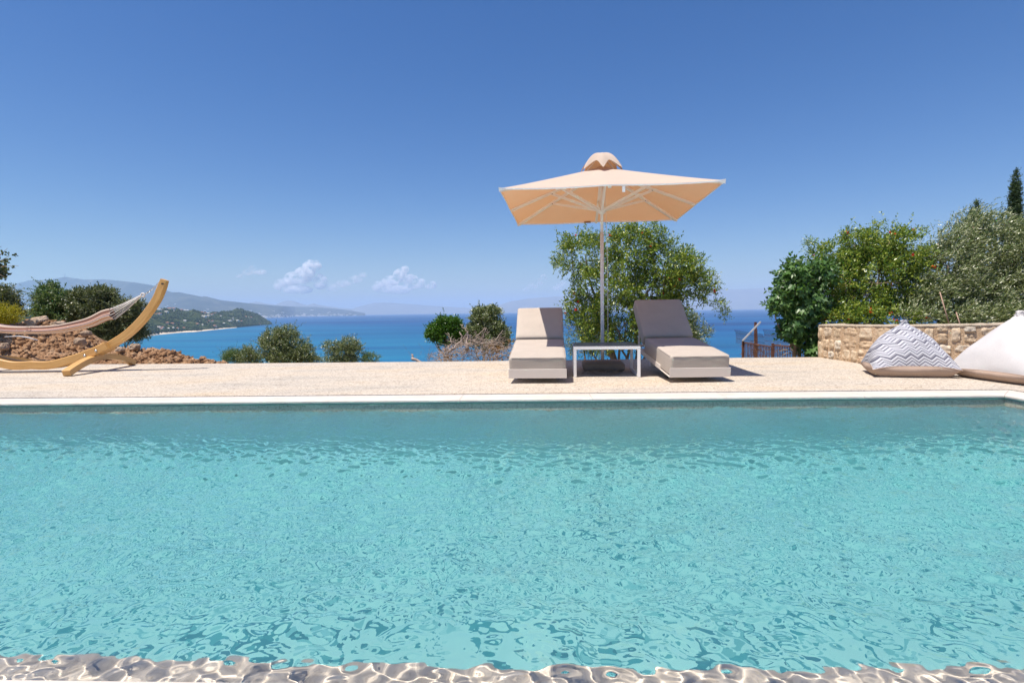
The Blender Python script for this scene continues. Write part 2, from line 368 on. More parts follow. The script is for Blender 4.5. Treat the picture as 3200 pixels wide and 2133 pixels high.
for x in hx:
    ys, yr = interp(HS, x), interp(HR, x)
    ds = (CAM_H-SEA)*FPX/(ys-horizon(x)); dr = ds*1.22 + 250
    for j in range(rows):
        t = j/(rows-1); D = ds + (dr-ds)*t**1.3
        yy = ys + (yr-ys)*t**0.85
        p = P(x, yy, D)
        amp = 7*min(1, t*5)*(1 if t < 0.99 else 0.4)
        p.z += amp*(noise.noise(Vector((p.x*0.008, p.y*0.008, 0))) + 0.6*noise.noise(Vector((p.x*0.03, p.y*0.03, 5))))
        V.append(p)
    p = P(x, yr, dr); V.append(Vector((p.x*1.3, p.y*1.3, SEA-5)))
nr = rows+1
F = [(i*nr+j, (i+1)*nr+j, (i+1)*nr+j+1, i*nr+j+1) for i in range(len(hx)-1) for j in range(nr-1)]
HEADV = V
struct(mk('headland', V, F, m_hill('headland_scrub', (0.015, 0.03, 0.012), (0.04, 0.06, 0.022), (0.13, 0.13, 0.07), 0.02), smooth=True))
# sandy beach strip just proud of the headland foot
V = []; bx = list(np.arange(-100, 745, 5))
for x in bx:
    ys = interp(HS, x); ds = (CAM_H-SEA)*FPX/(ys-horizon(x)); wd = float(np.interp(x, [-100, 405, 560, 700, 745], [11, 9, 4.5, 2.5, 0.6]))
    a = P(x, ys+0.8, ds*0.985); b_ = P(x, ys-wd, ds+18); V += [Vector((a.x, a.y, SEA+0.3)), b_ + Vector((0, 0, 0.8))]
F = [(2*i, 2*i+2, 2*i+3, 2*i+1) for i in range(len(bx)-1)]
struct(mk('beach', V, F, simple('beach_sand', (0.62, 0.52, 0.40), 1.0, 0.15, 0.02, spec=0)))
# trees covering the headland: far-off wood that reads as one mass
def blobs_mesh(pts, rad, seed, angular=False):
    r = np.random.default_rng(seed)
    bm = bmesh.new()
    if angular: bmesh.ops.create_cube(bm, size=1.3); bmesh.ops.triangulate(bm, faces=bm.faces[:])
    else: bmesh.ops.create_icosphere(bm, subdivisions=1, radius=1.0)
    bv = np.array([v.co for v in bm.verts]); bf = np.array([[v.index for v in f.verts] for f in bm.faces]); bm.free()
    n = len(pts); k = len(bv)
    sc3 = rad[:, None, None]*r.uniform(0.55, 1.5, (n, 1, 3))*np.array([1, 1, 0.9])
    if angular:
        q = r.normal(size=(n, 3, 3)); q = np.linalg.qr(q)[0]; bvv = np.einsum('kj,nji->nki', bv, q)
    else: bvv = bv[None]
    VV = bvv*(1+r.uniform(-0.4, 0.4, (n, k, 1)))*sc3 + pts[:, None, :]
    FF = bf[None] + (np.arange(n)*k)[:, None, None]
    return VV.reshape(-1, 3), FF.reshape(-1, 3)
HA = np.array([tuple(v) for v in HEADV]).reshape(len(hx), nr, 3)
r_ = np.random.default_rng(4); n_ = 15000
ci = r_.uniform(100, len(hx)-1.01, n_); ri = r_.uniform(0.6, rows-1.01, n_)**1.0
i0 = ci.astype(int); j0 = ri.astype(int); fa = (ci-i0)[:, None]; fb = (ri-j0)[:, None]
pts = (HA[i0, j0]*(1-fa)*(1-fb) + HA[i0+1, j0]*fa*(1-fb) + HA[i0, j0+1]*(1-fa)*fb + HA[i0+1, j0+1]*fa*fb)
dens = np.array([noise.noise(Vector((p[0]*0.012, p[1]*0.006, 1))) for p in pts])
pts = pts[dens > -0.12]; rad = r_.uniform(3, 7.5, len(pts)); pts[:, 2] += rad*0.3
VV, FF = blobs_mesh(pts, rad, 8)
wood = struct(mk('woodland', VV, FF, m_leaf('woodland_crowns', [(0.012, 0.03, 0.012), (0.03, 0.05, 0.02), (0.06, 0.085, 0.035)], 0.0, 0.9, 0.1), smooth=False), 'stuff')
wood['label'] = 'dark green scrub woodland covering the headland behind the beach'; wood['category'] = 'woodland'

MR = [(-700, 960), (-300, 930), (-60, 925), (0, 914), (29, 903), (50, 886), (92, 875.5), (130, 874.5), (164, 871.7), (203, 864.8), (260, 873), (325, 872.5), (421, 882), (478, 891.6), (536, 912.6), (560, 913), (631, 926.8), (640, 925), (689, 937.5), (765, 946), (860, 954.7), (948, 958.6), (987, 958.6), (1052, 964.3), (1101, 971), (1147, 978.9)]
MS = [(-700, 1003), (0, 1003), (600, 997.5), (834, 993.4), (879, 992.2), (945, 987.6), (1011, 984.9), (1100, 982.3), (1150, 980)]
def loft_hills(name, ridge, dist, back, step, rows, namp, mat, base=None):
    xs = list(np.arange(ridge[0][0], ridge[-1][0]+0.1, step)); V = []
    for x in xs:
        yr = interp(ridge, x); d0, d1 = dist(x)
        yb = (interp(base, x) if base else horizon(x) + (CAM_H-SEA)*FPX/d0)
        for j in range(rows):
            t = j/(rows-1); D = d0 + (d1-d0)*t
            p = P(x, yb + (yr-yb)*(t**0.9), D)
            a = namp*math.sin(math.pi*min(t, 1))
            p.z += a*(noise.noise(Vector((p.x/1500, p.y/1500, 2)))+0.5*noise.noise(Vector((p.x/500, p.y/500, 7))))
            V.append(p)
        p = P(x, yr, d1); V.append(Vector((p.x*1.08, p.y*1.08, SEA-20)))
    k = rows+1
    F = [(i*k+j, (i+1)*k+j, (i+1)*k+j+1, i*k+j+1) for i in range(len(xs)-1) for j in range(k-1)]
    return struct(mk(name, V, F, mat, smooth=True)), V
def mdist(x):
    ys = interp(MS, x); d = min(18500, 80.97*FPX/max(3.5, ys-horizon(x))); return d, d*1.12+700
hm, HMV = loft_hills('mountain', MR, mdist, 1, 7, 14, 60, m_hill('mountain_slope', (0.02, 0.03, 0.025), (0.04, 0.05, 0.04), (0.12, 0.12, 0.09), 0.002))
FR1 = [(760, 968), (776, 946), (803, 941.5), (830, 948), (862, 952), (880, 943), (895, 938.5), (918, 940), (940, 948), (960, 953), (980, 948), (1000, 953), (1060, 962), (1100, 965)]
FR2 = [(1080, 972), (1120, 958), (1170, 945.5), (1215, 945), (1255, 948), (1290, 950), (1330, 954), (1400, 958), (1470, 962), (1520, 968)]
FR3 = [(1500, 968), (1550, 956), (1600, 940), (1630, 936), (1653, 932.5), (1700, 929), (1768, 924.6), (1850, 920), (1950, 914), (2100, 908), (2246, 903.6), (2303, 903.6), (2360, 901), (2430, 898), (2600, 893), (2900, 890), (3300, 886), (3700, 884)]
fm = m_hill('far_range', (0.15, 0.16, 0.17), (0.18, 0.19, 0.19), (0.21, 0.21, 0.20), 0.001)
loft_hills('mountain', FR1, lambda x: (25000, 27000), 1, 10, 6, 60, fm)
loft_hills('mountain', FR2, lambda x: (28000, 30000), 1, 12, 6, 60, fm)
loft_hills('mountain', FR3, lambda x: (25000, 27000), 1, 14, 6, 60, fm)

# houses on the headland
wall_m = simple('house_render', (0.78, 0.72, 0.64), 0.9); wall_t = simple('house_tan', (0.60, 0.42, 0.30), 0.9)
roof_m = simple('clay_roof', (0.48, 0.20, 0.12), 0.9); glass_m = simple('house_window', (0.06, 0.08, 0.1), 0.3)
HOUSES = [(497,968,16,'w'),(505,967,9,'t'),(530,963,14,'r'),(541,963,13,'r'),(520,974,12,'w'),(540,970,10,'w'),(566,968,12,'r'),(577,968,9,'w'),(585,969,8,'w'),(495,980,16,'r'),(487,981,9,'t'),
 (630,975,12,'r'),(640,977,10,'r'),(650,979,11,'w'),(662,981,9,'r'),(637,987,15,'w'),(650,986,12,'w'),(672,977,7,'r'),(697,994,7,'w'),(708,994,6,'w'),(690,986,5,'w'),
 (578,1001,9,'w'),(625,1003,6,'w'),(635,1003,6,'w'),(652,1002,9,'r'),(664,1002,7,'r'),(646,1008,7,'t'),(718,1002,13,'w'),(740,1001,13,'w'),(755,1002,6,'r'),(768,988,7,'t'),(776,991,6,'w'),(785,990,5,'t'),
 (617,1011,8,'t'),(539,1010,9,'t'),(523,1008,8,'t'),(496,1023,11,'w'),(504,1027,9,'r'),(509,1022,7,'r'),(541,1024,8,'w'),(554,1025,8,'r'),(527,1026,5,'w'),(575,1024,7,'t'),(633,1014,5,'w'),(668,1018,16,'t'),(700,1009,6,'w'),(811,1011,5,'t')]
desc = {'w': ('white', wall_m), 't': ('tan', wall_t), 'r': ('red roofed', wall_m)}
def head_D(x, y):
    ys, yr = interp(HS, x), interp(HR, x); ds = (CAM_H-SEA)*FPX/(ys-horizon(x)); dr = ds*1.22+250
    s = max(0, min(1, (y-ys)/(yr-ys)))**(1/0.85); return ds+(dr-ds)*s**1.3
def house_label(x, y, k):
    zone = 'on the headland crest' if y < 972 else ('halfway up the headland' if y < 1000 else 'low above the beach')
    side = ('left' if x < 560 else ('middle' if x < 680 else 'right')) + ' part of the slope'
    return f"small {desc[k][0]} house {zone}, {side}"
seen_l = {}
ORD = ['leftmost', 'second from the left', 'third from the left', 'fourth from the left', 'fifth from the left', 'sixth from the left', 'seventh from the left', 'eighth from the left', 'ninth from the left', 'tenth from the left']
HOUSES.sort(key=lambda q: q[0]); hl_all = [house_label(q[0], q[1], q[3]) for q in HOUSES]
for (x, y, wpx, k) in HOUSES:
    D = head_D(x, y+2)-14; w = max(9, wpx*D/FPX); c = P(x, y+2.5, D)
    lab = house_label(x, y, k); n0 = seen_l.get(lab, 0); seen_l[lab] = n0+1
    if hl_all.count(lab) > 1: lab = lab.replace('part of the slope', 'slope') + ', ' + ORD[min(n0, 9)]
    t = thing('house', lab, 'house', c, rng.uniform(-0.4, 0.4), 'houses scattered over the headland')
    h = 5.0 + 2.0*(wpx > 10); d = w*0.6
    b = MB(); b.box(-w/2, w/2, -d/2, d/2, -6, h); b.build('wall', desc[k][1], t)
    b = MB(); o_ = 0.6; zt = h + 2.2
    b.add([(-w/2-o_, -d/2-o_, h), (w/2+o_, -d/2-o_, h), (w/2+o_, d/2+o_, h), (-w/2-o_, d/2+o_, h), (-w/2+d*0.3, 0, zt), (w/2-d*0.3, 0, zt)],
          [(0, 1, 5, 4), (1, 2, 5), (2, 3, 4, 5), (3, 0, 4), (3, 2, 1, 0)])
    b.build('roof', roof_m if k != 'w' else wall_m, t)
# chapel tower
D = head_D(729, 1003)-18; c = P(729, 1004, D)
t = thing('bell_tower', 'slender pale bell tower beside the white buildings on the headland', 'tower', c)
b = MB(); b.box(-2, 2, -2, 2, -4, 24); b.build('wall', wall_m, t)
b = MB(); b.add([(-2.4, -2.4, 24), (2.4, -2.4, 24), (2.4, 2.4, 24), (-2.4, 2.4, 24), (0, 0, 31)], [(0, 1, 4), (1, 2, 4), (2, 3, 4), (3, 0, 4), (3, 2, 1, 0)]); b.build('spire', wall_m, t)
# far-coast town: uncountable pale specks along the foot of the mountain
bmt = MB(); kk = 15; cols_ = len(HMV)//kk; MA = np.array([tuple(v) for v in HMV]).reshape(cols_, kk, 3)
r_ = np.random.default_rng(21)
for i in range(420):
    ci = int(np.clip(r_.normal(215, 22), 150, cols_-6)); 
    if r_.random() < 0.3: ci = int(r_.uniform(150, cols_-8))
    j = r_.exponential(1.3)
    if j > 8: continue
    j0 = int(j); f = j-j0; p = MA[ci, j0]*(1-f)+MA[ci, j0+1]*f; p = p + (MA[ci+1, j0]-MA[ci, j0])*r_.random()
    s = r_.uniform(14, 34)*(p[1]/14000); bmt.box(p[0]-s, p[0]+s, p[1]-s*0.6, p[1]+s*0.6, p[2]-6, p[2]+s*0.55)
town = struct(bmt.build('town', wall_m), 'stuff'); town['label'] = 'pale specks of a far town along the coast below the mountain'; town['category'] = 'town'
# mast on the summit
c = P(203, 865, 14100)
t = thing('radio_mast', 'thin grey mast on the mountain summit', 'mast', c)
b = MB(); b.bar((0, 0, -20), (0, 0, 90), 9, 9); b.build('mast_pole', M['galv'], t)

# ------------------------------------------------------------------ pool, coping, deck
O2 = Vector((5.272, 5.646)); U2 = Vector((-0.99929, 0.0377)); W2 = Vector((-0.0377, -0.99929))
def PW(a, b, z=0.0):
    q = O2 + U2*a + W2*b; return Vector((q.x, q.y, z))
PL, PB = 13.2, 4.504      # pool length and width at the coping nose
WZ = -0.12; FZ = -1.58
i_ = 0.017               # wall set back under the nose
def sheet(mb, c4): mb.add(c4, [(0, 1, 2, 3)])
b = MB(); b2 = MB()
a0, a1, b0, b1 = -i_, PL+i_, -i_, PB+i_
for (p, q) in (((a0, b0), (a1, b0)), ((a1, b0), (a1, b1)), ((a1, b1), (a0, b1)), ((a0, b1), (a0, b0))):
    sheet(b, [PW(*p, -0.15), PW(*q, -0.15), PW(*q, -0.035), PW(*p, -0.035)]); sheet(b2, [PW(*p, FZ), PW(*q, FZ), PW(*q, -0.15), PW(*p, -0.15)])
struct(b.build('pool_wall', M['pool_wall'])); struct(b2.build('pool_lining', M['pool_side']))
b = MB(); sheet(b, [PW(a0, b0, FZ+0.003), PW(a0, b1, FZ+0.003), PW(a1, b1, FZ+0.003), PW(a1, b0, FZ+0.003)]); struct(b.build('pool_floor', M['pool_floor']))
# shallow step along the near side
b = MB(); sb = PB-0.43
sheet(b, [PW(a0, sb, -0.37), PW(a0, b1-0.003, -0.37), PW(a1, b1-0.003, -0.37), PW(a1, sb, -0.37)])
sheet(b, [PW(a0, sb, FZ), PW(a0, sb, -0.37), PW(a1, sb, -0.37), PW(a1, sb, FZ)])
step = struct(b.build('pool_step', M['pool_step'])); step.cycles.is_caustics_receiver = True
# water surface: real waves; the strip above the step also focuses sunlight
NW = 120
wl = 0.045*(11**rng.random(NW)); wth = rng.normal(0.9, 0.95, NW); wk = 2*np.pi/wl
wa = 0.0060*(wl/1.0)*rng.uniform(0.4, 1, NW)*np.clip((0.25/wl), 0.5, 2.1); wph = rng.uniform(0, 6.283, NW)
for q_ in range(6): wl[q_] = 0.7+0.15*q_; wk[q_] = 2*np.pi/wl[q_]; wa[q_] = 0.0030
def waves(X, Y, B):
    # the shelf calms the long waves; short ripples stay
    near = np.clip((B-(PB-0.78))/0.36, 0, 1)
    Z = np.zeros_like(X); gx = np.zeros_like(X); gy = np.zeros_like(X)
    for k, th, a, ph in zip(wk, wth, wa, wph):
        a = a*(1-near*(0.60 if k > 48 else 0.78)); arg = k*(X*np.cos(th)+Y*np.sin(th))+ph
        Z += a*np.sin(arg); c = a*k*np.cos(arg); gx += c*np.cos(th); gy += c*np.sin(th)
    return Z, gx, gy
def water_patch(name, ba, bb, na, nb, mat, parent=None):
    A, B = np.meshgrid(np.linspace(a0-0.02, a1+0.02, na), np.linspace(ba, bb, nb))
    X = O2.x + U2.x*A + W2.x*B; Y = O2.y + U2.y*A + W2.y*B; Z, gx, gy = waves(X, Y, B)
    idx = np.arange(na*nb).reshape(nb, na); F = np.stack([idx[:-1, :-1], idx[1:, :-1], idx[1:, 1:], idx[:-1, 1:]], -1).reshape(-1, 4)
    o = mk(name, np.stack([X, Y, Z+WZ], -1).reshape(-1, 3), F, mat, parent, smooth=True)
    nrm = np.stack([-gx, -gy, np.ones_like(gx)], -1).reshape(-1, 3); nrm /= np.linalg.norm(nrm, axis=1, keepdims=True)
    if o.data.polygons[0].normal.z < 0: o.data.flip_normals()
    o.data.normals_split_custom_set_from_vertices(nrm.tolist()); return o
SPLIT = PB-0.49
wf = struct(water_patch('pool_water', b0-0.02, SPLIT, 1150, 360, M['water']))
wn_ = struct(water_patch('pool_water', SPLIT, b1+0.02, 1250, 56, M['water_smooth'])); wn_.cycles.is_caustics_caster = True
b = MB(); V8 = [PW(a, bb, z) for z in (FZ-0.05, -0.165) for bb in (b0-0.06, sb-0.004) for a in (a0-0.06, a1+0.06)]
b.add(V8, [(0, 2, 3, 1), (4, 5, 7, 6), (0, 1, 5, 4), (2, 6, 7, 3), (0, 4, 6, 2), (1, 3, 7, 5)])
deep = b.build('deep_water', M['absorb']); deep.parent = wf
# coping stones (one ring, joints as real gaps) with a rounded nose
prof = [(0.33, 0.0), (0.018, 0.0)] + [(0.018-0.018*math.sin(t), -0.018+0.018*math.cos(t)) for t in (0.4, 0.8, 1.2, 1.57)] + [(0.0, -0.026), (0.006, -0.030), (0.006, -0.036), (0.33, -0.036)]
def coping_run(mb, P0, dirv, outv, L, n, mit0, mit1):
    step_ = L/n
    for k in range(n):
        s0 = k*step_+0.002; s1 = (k+1)*step_-0.002; Vv = []
        for (s, e0, e1) in ((s0, k == 0 and mit0, 0), (s1, 0, k == n-1 and mit1)):
            for (o, z) in prof:
                ss = s - (o if e0 else 0) + (o if e1 else 0)
                q = P0 + dirv*ss + outv*o; Vv.append((q.x, q.y, z))
        m_ = len(prof); Ff = [(j, (j+1) % m_, m_+(j+1) % m_, m_+j) for j in range(m_)] + [tuple(range(m_-1, -1, -1)), tuple(range(m_, 2*m_))]
        mb.add(Vv, Ff)
b = MB()
coping_run(b, O2, U2, -W2, PL, 9, True, True)
coping_run(b, O2+W2*PB, -W2, -U2, PB, 3, True, True)
coping_run(b, O2+U2*PL+W2*PB, -U2, W2, PL, 9, True, True)
coping_run(b, O2+U2*PL, W2, U2, PB, 3, True, True)
o = b.build('pool_coping', M['coping']); bm = bmesh.new(); bm.from_mesh(o.data); bmesh.ops.recalc_face_normals(bm, faces=bm.faces[:]); bm.to_mesh(o.data); bm.free(); struct(o)
# grout bed below coping joints
b = MB()
def ring(mb, o0, o1, z):
    c = lambda o: [PW(-o, -o, z), PW(PL+o, -o, z), PW(PL+o, PB+o, z), PW(-o, PB+o, z)]
    A_, B_ = c(o0), c(o1)
    for k in range(4): mb.add([A_[k], A_[(k+1) % 4], B_[(k+1) % 4], B_[k]], [(0, 1, 2, 3)])
ring(b, 0.008, 0.40, -0.0365-0.004); struct(b.build('coping_bed', simple('grout', (0.42, 0.38, 0.33), 0.9)))
# green edge strip under the coping nose
b = MB(); ring(b, 0.012, 0.03, -0.0372)
for k, (p, q) in enumerate((((-0.012, -0.012), (PL+0.012, -0.012)), ((PL+0.012, -0.012), (PL+0.012, PB+0.012)), ((PL+0.012, PB+0.012), (-0.012, PB+0.012)), ((-0.012, PB+0.012), (-0.012, -0.012)))):
    sheet(b, [PW(*p, -0.052), PW(*q, -0.052), PW(*q, -0.0375), PW(*p, -0.0375)])
struct(b.build('pool_edge_strip', simple('green_edge_profile', (0.22, 0.36, 0.29), 0.35)))
# drain channel: steel-grey bars in lengths with dark gaps
b = MB(); off = 0.335
def drain_run(mb, P0, dirv, outv, L):
    s = -0.05
    while s < L+0.05:
        e = min(s+0.86, L+0.05)
        for (w0, w1, zz) in ((0.0, 0.012, -0.002), (0.018, 0.045, -0.005)):
            c = [P0+dirv*s+outv*w0, P0+dirv*(e-0.008)+outv*w0, P0+dirv*(e-0.008)+outv*w1, P0+dirv*s+outv*w1]
            mb.add([(q.x, q.y, zz) for q in c] + [(q.x, q.y, zz-0.02) for q in c], [(0, 1, 2, 3), (0, 4, 5, 1), (1, 5, 6, 2), (2, 6, 7, 3), (3, 7, 4, 0)])
        s = e
drain_run(b, O2-W2*off, U2, -W2, PL); drain_run(b, O2-U2*off, W2, -U2, PB); drain_run(b, O2+U2*(PL+off), W2, U2, PB); drain_run(b, O2+W2*(PB+off), U2, W2, PL)
tag(b.build('drain_channel', simple('drain_grey', (0.24, 0.24, 0.28), 0.35, 0.15, 2, metal=0.3)), 'narrow grey slotted drain running round the pool behind the white coping', 'drain')
# deck
DECK = [(-16, 11.55), (-10.1, 11.14), (-7.755, 10.86), (-5.85, 10.70), (-1.27, 10.42), (4.39, 10.33), (5.92, 10.2), (7.2, 10.0), (12.5, 9.6), (12.5, -5), (-16, -5)]
bm = bmesh.new()
hole = [PW(-0.385, -0.385), PW(PL+0.385, -0.385), PW(PL+0.385, PB+0.385), PW(-0.385, PB+0.385)]
o_v = [bm.verts.new((x, y, 0)) for x, y in DECK]; h_v = [bm.verts.new((p.x, p.y, 0)) for p in hole]
E_ = [bm.edges.new((o_v[k], o_v[(k+1) % len(o_v)])) for k in range(len(o_v))] + [bm.edges.new((h_v[k], h_v[(k+1) % 4])) for k in range(4)]
bmesh.ops.triangle_fill(bm, use_beauty=True, use_dissolve=False, edges=E_)
for f in bm.faces:
    if f.normal.z < 0: f.normal_flip()
r = bmesh.ops.extrude_edge_only(bm, edges=[e for e in bm.edges if e.is_boundary])
for v in r['geom']:
    if isinstance(v, bmesh.types.BMVert): v.co.z = -0.30 if (v.co.x < -15 or v.co.x > 12 or v.co.y > 9 or v.co.y < -4) else -0.06
me = bpy.data.meshes.new('pool_deck'); bm.to_mesh(me); bm.free(); me.materials.append(M['deck'])
deck = bpy.data.objects.new('pool_deck', me); COL.objects.link(deck); struct(deck)

# ------------------------------------------------------------------ sun loungers
def lounger(loc, rz, W, back_len, back_ang, label, seed):
    t = thing('sun_lounger', label, 'sun lounger', (loc[0], loc[1], 0), rz, 'sun loungers under the parasol')
    incl = math.atan(0.122); R = Matrix.Translation((0, 0, 0.07)) @ Matrix.Rotation(incl, 4, 'X')
    Lf = 2.12
    b = MB()
    b.box(-W/2, W/2, 0.0, 0.012, 0.0, 0.125, R)                      # upturned foot panel
    b.box(-W/2, W/2, 0.012, 0.45, 0.0, 0.012, R)                     # bent sheet under the foot
    for s in (-1, 1): b.box(s*(W/2-0.02)-0.02, s*(W/2-0.02)+0.02, 0.45, Lf, 0.0, 0.07, R)
    for y in (0.7, 1.2, 1.7, Lf-0.05): b.box(-W/2+0.04, W/2-0.04, y, y+0.05, 0.012, 0.05, R)
    b.build('frame', M['frame_sand'], t, bevel=0.003)
    for sx in (-1, 1):
        b = MB(); x = sx*(W/2-0.33); zt = 0.07+0.122*2.0
        b.box(x-0.05, x+0.05, 1.98, 2.06, 0.004, zt+0.02); b.build('leg', M['frame_sand'], t, bevel=0.003)
        b = MB(); b.box(sx*0.27-0.03, sx*0.27+0.03, 0.46, 0.54, 0.004, 0.12); b.build('foot_pad', M['dark_rubber'], t)
    Vc, Fc = rbox(W-0.015, 1.36, 0.275, 0.035, 14, 0.012, 0.0035, seed)
    Rm = R @ Matrix.Translation((0, 0.014, 0.014)) 
    seatl = [Rm @ v for v in Vc]
    seat = mk('seat_cushion', seatl, Fc, M['cushion'], t, smooth=True)
    b = MB()
    for s in (-1, 1):
        pts = []; x = s*(W/2-0.0075)
        for z in (0.03, 0.262): b.tube([Rm @ Vector((x*0.995, y, z)) for y in np.linspace(0.04, 1.32, 10)], 0.0035, 5)
    b.tube([Rm @ Vector((x, 0.0, 0.262)) for x in np.linspace(-W/2+0.04, W/2-0.04, 10)], 0.0035, 5)
    b.build('piping', M['cushion'], seat)
    Vb, Fb = rbox(W-0.015, back_len, 0.21, 0.04, 14, 0.018, 0.0035, seed+3)
    hinge = R @ Vector((0, 1.388+0.21*math.sin(back_ang), 0.302-0.21*math.cos(back_ang)))
    Rb = Matrix.Translation(hinge) @ Matrix.Rotation(back_ang, 4, 'X')
    mk('back_cushion', [Rb @ v for v in Vb], Fb, M['cushion'], t, smooth=True)
    b = MB(); b.box(-W/2+0.03, W/2-0.03, 0.0, back_len-0.03, -0.03, -0.006, Rb)
    for s in (-1, 1):
        p0 = Rb @ Vector((s*(W/2-0.08), back_len*0.6, -0.03)); p1 = R @ Vector((s*(W/2-0.08), Lf-0.12, 0.04)); b.bar(p0, p1, 0.025, 0.025)
    b.build('backrest_frame', M['frame_sand'], t)
    return t
lounger((0.335, 7.055), math.radians(-4.3), 0.775, 0.78, math.radians(38), 'left sun lounger with beige cushions, mostly in full sun, backrest half raised', 2)
lounger((2.46, 6.93), math.radians(0.3), 0.80, 0.86, math.radians(43), 'right sun lounger in parasol shade, only its foot sunlit, backrest raised higher', 7)

# ------------------------------------------------------------------ side table
t = thing('side_table', 'low white metal table with dark glass top between the loungers', 'table', (1.40, 8.03, 0), math.radians(-5.5))
w, d, h, q = 0.95, 0.86, 0.455, 0.042
b = MB()
for y in (-d/2+q/2, d/2-q/2): b.bar((-w/2, y, h-q/2-0.012), (w/2, y, h-q/2-0.012), q, q)
for x in (-w/2+q/2, w/2-q/2): b.bar((x, -d/2+q, h-q/2-0.012), (x, d/2-q, h-q/2-0.012), q, q)
b.build('frame', M['white_metal'], t, bevel=0.003)
for sx in (-1, 1):
    x = sx*(w/2-q/2)
    for sy in (-1, 1):
        b = MB(); b.bar((x, sy*(d/2-q/2), 0.002), (x, sy*(d/2-q/2), h-q-0.013), q, q, (1, 0, 0)); b.build('leg', M['white_metal'], t, bevel=0.003)
    b = MB(); b.bar((x, -d/2+q+0.001, 0.003+q/2), (x, d/2-q-0.001, 0.003+q/2), q*0.98, q); b.build('bottom_rail', M['white_metal'], t, bevel=0.003)
b = MB(); b.box(-w/2+0.004, w/2-0.004, -d/2+0.004, d/2-0.004, h-0.011, h-0.001); b.build('glass_top', M['table_glass'], t, bevel=0.002)

# ------------------------------------------------------------------ parasol
UX, UY, UR = 1.47, 8.62, math.radians(-5.5)
t = thing('parasol', 'square beige parasol with white pole standing over the sun loungers', 'parasol', (UX, UY, 0), UR)
S = 1.475; ZE = 2.60; ZT = 3.24
b = MB(); b.tube([(0, 0, 0.06), (0, 0, 2.2)], 0.029, 16); b.tube([(0, 0, 2.2), (0, 0, ZT+0.02)], 0.024, 16); b.build('pole', M['white_metal'], t, smooth=True)
for z in (0.30, 0.36):
    b = MB(); b.tube([(0.006, -0.028, z), (0.006, -0.036, z)], 0.009, 10); b.build('bolt', M['steel'], t)
b = MB(); b.tube([(0, 0, 2.50), (0, 0, 2.53), (0, 0, 2.60), (0, 0, 2.63)], [0.035, 0.062, 0.062, 0.04], 16); b.build('hub', M['white_metal'], t, smooth=True)
# canopy: edge pulled slightly in between the corners, sagging between ribs, 6 mm thick
def can_edge(u):   # u in [0,4)
    k = int(u) % 4; f = u-int(u); C = [(-S, -S), (S, -S), (S, S), (-S, S)]
    p0 = Vector(C[k]); p1 = Vector(C[(k+1) % 4]); p = p0.lerp(p1, f)
    pull = 0.008*(math.sin(2*math.pi*f)**2); p *= (1-pull); return p
nu, nv = 96, 22; V = []; UV = []
r0 = 0.03
for j in range(nv+1):
    s = r0 + (1-r0)*j/nv
    for i in range(nu):
        u = 4*i/nu; p = can_edge(u)*s; f = (u*2) % 1.0     # 0..1 between neighbouring ribs
        sag = 0.020*math.sin(math.pi*f)**1.0*(s**1.3)
        z = ZE + 0.03 + 0.03*max(0, (0.10-s)/0.10) + (ZT-ZE-0.03)*(1-s)**1.06 - sag*0.9*(1 if s < 0.999 else 0.8)
        V.append((p.x, p.y, z)); UV.append((u, s))
F = [(j*nu+i, j*nu+(i+1) % nu, (j+1)*nu+(i+1) % nu, (j+1)*nu+i) for j in range(nv) for i in range(nu)]
F = [tuple(reversed(f)) for f in F]
can = mk('canopy', V, F, M['canopy'], t, smooth=True)
b = MB(); eb = [Vector(V[nv*nu+i]) for i in range(nu)]
b.tube([p+Vector((0, 0, -0.012)) for p in eb] + [eb[0]+Vector((0, 0, -0.012))], 1.0, 4, False, [(-0.004, -0.008), (0.004, -0.008), (0.004, 0.010), (-0.004, 0.010)]); b.build('edge_binding', M['umbrella_white'], can)
for (x, y) in ((-S, -S), (S, -S), (S, S), (-S, S)):
    b = MB(); sx, sy = (1 if x > 0 else -1), (1 if y > 0 else -1); z = ZE
    b.add([(x+0.012*sx, y+0.012*sy, z+0.042), (x-0.10*sx, y+0.006*sy, z+0.028), (x-0.10*sx, y+0.006*sy, z+0.012), (x+0.006*sx, y+0.006*sy, z-0.02), (x+0.006*sx, y-0.10*sy, z+0.012), (x+0.006*sx, y-0.10*sy, z+0.028)], [(0, 1, 2, 3), (0, 3, 4, 5), (3, 2, 1, 0), (5, 4, 3, 0)])
    b.build('corner_pocket', M['umbrella_white'], t)
# ribs and struts
for k in range(8):
    tgt = [(-S, -S), (0, -S), (S, -S), (S, 0), (S, S), (0, S), (-S, S), (-S, 0)][k]
    pull = 1.0; e = Vector((tgt[0]*0.985, tgt[1]*0.985, ZE+0.005)); c0 = Vector((tgt[0]*0.03, tgt[1]*0.03, ZT-0.075))
    b = MB(); b.bar(c0, e, 0.044, 0.040); rib = b.build('rib', M['umbrella_white'], t)
    m = c0.lerp(e, 0.53); a = Vector((tgt[0], tgt[1], 0)).normalized()*0.06 + Vector((0, 0, 2.565))
    b = MB(); b.bar(a, m+Vector((0, 0, -0.02)), 0.034, 0.038); b.build('strut', M['umbrella_white'], t)
    n_ = Vector((tgt[0], tgt[1], 0)).normalized().cross(Vector((0, 0, 1)))
    b = MB(); b.tube([m+Vector((0, 0, -0.02))-n_*0.021, m+Vector((0, 0, -0.02))+n_*0.021], 0.011, 10); b.build('bolt', M['dark_rubber'], rib)
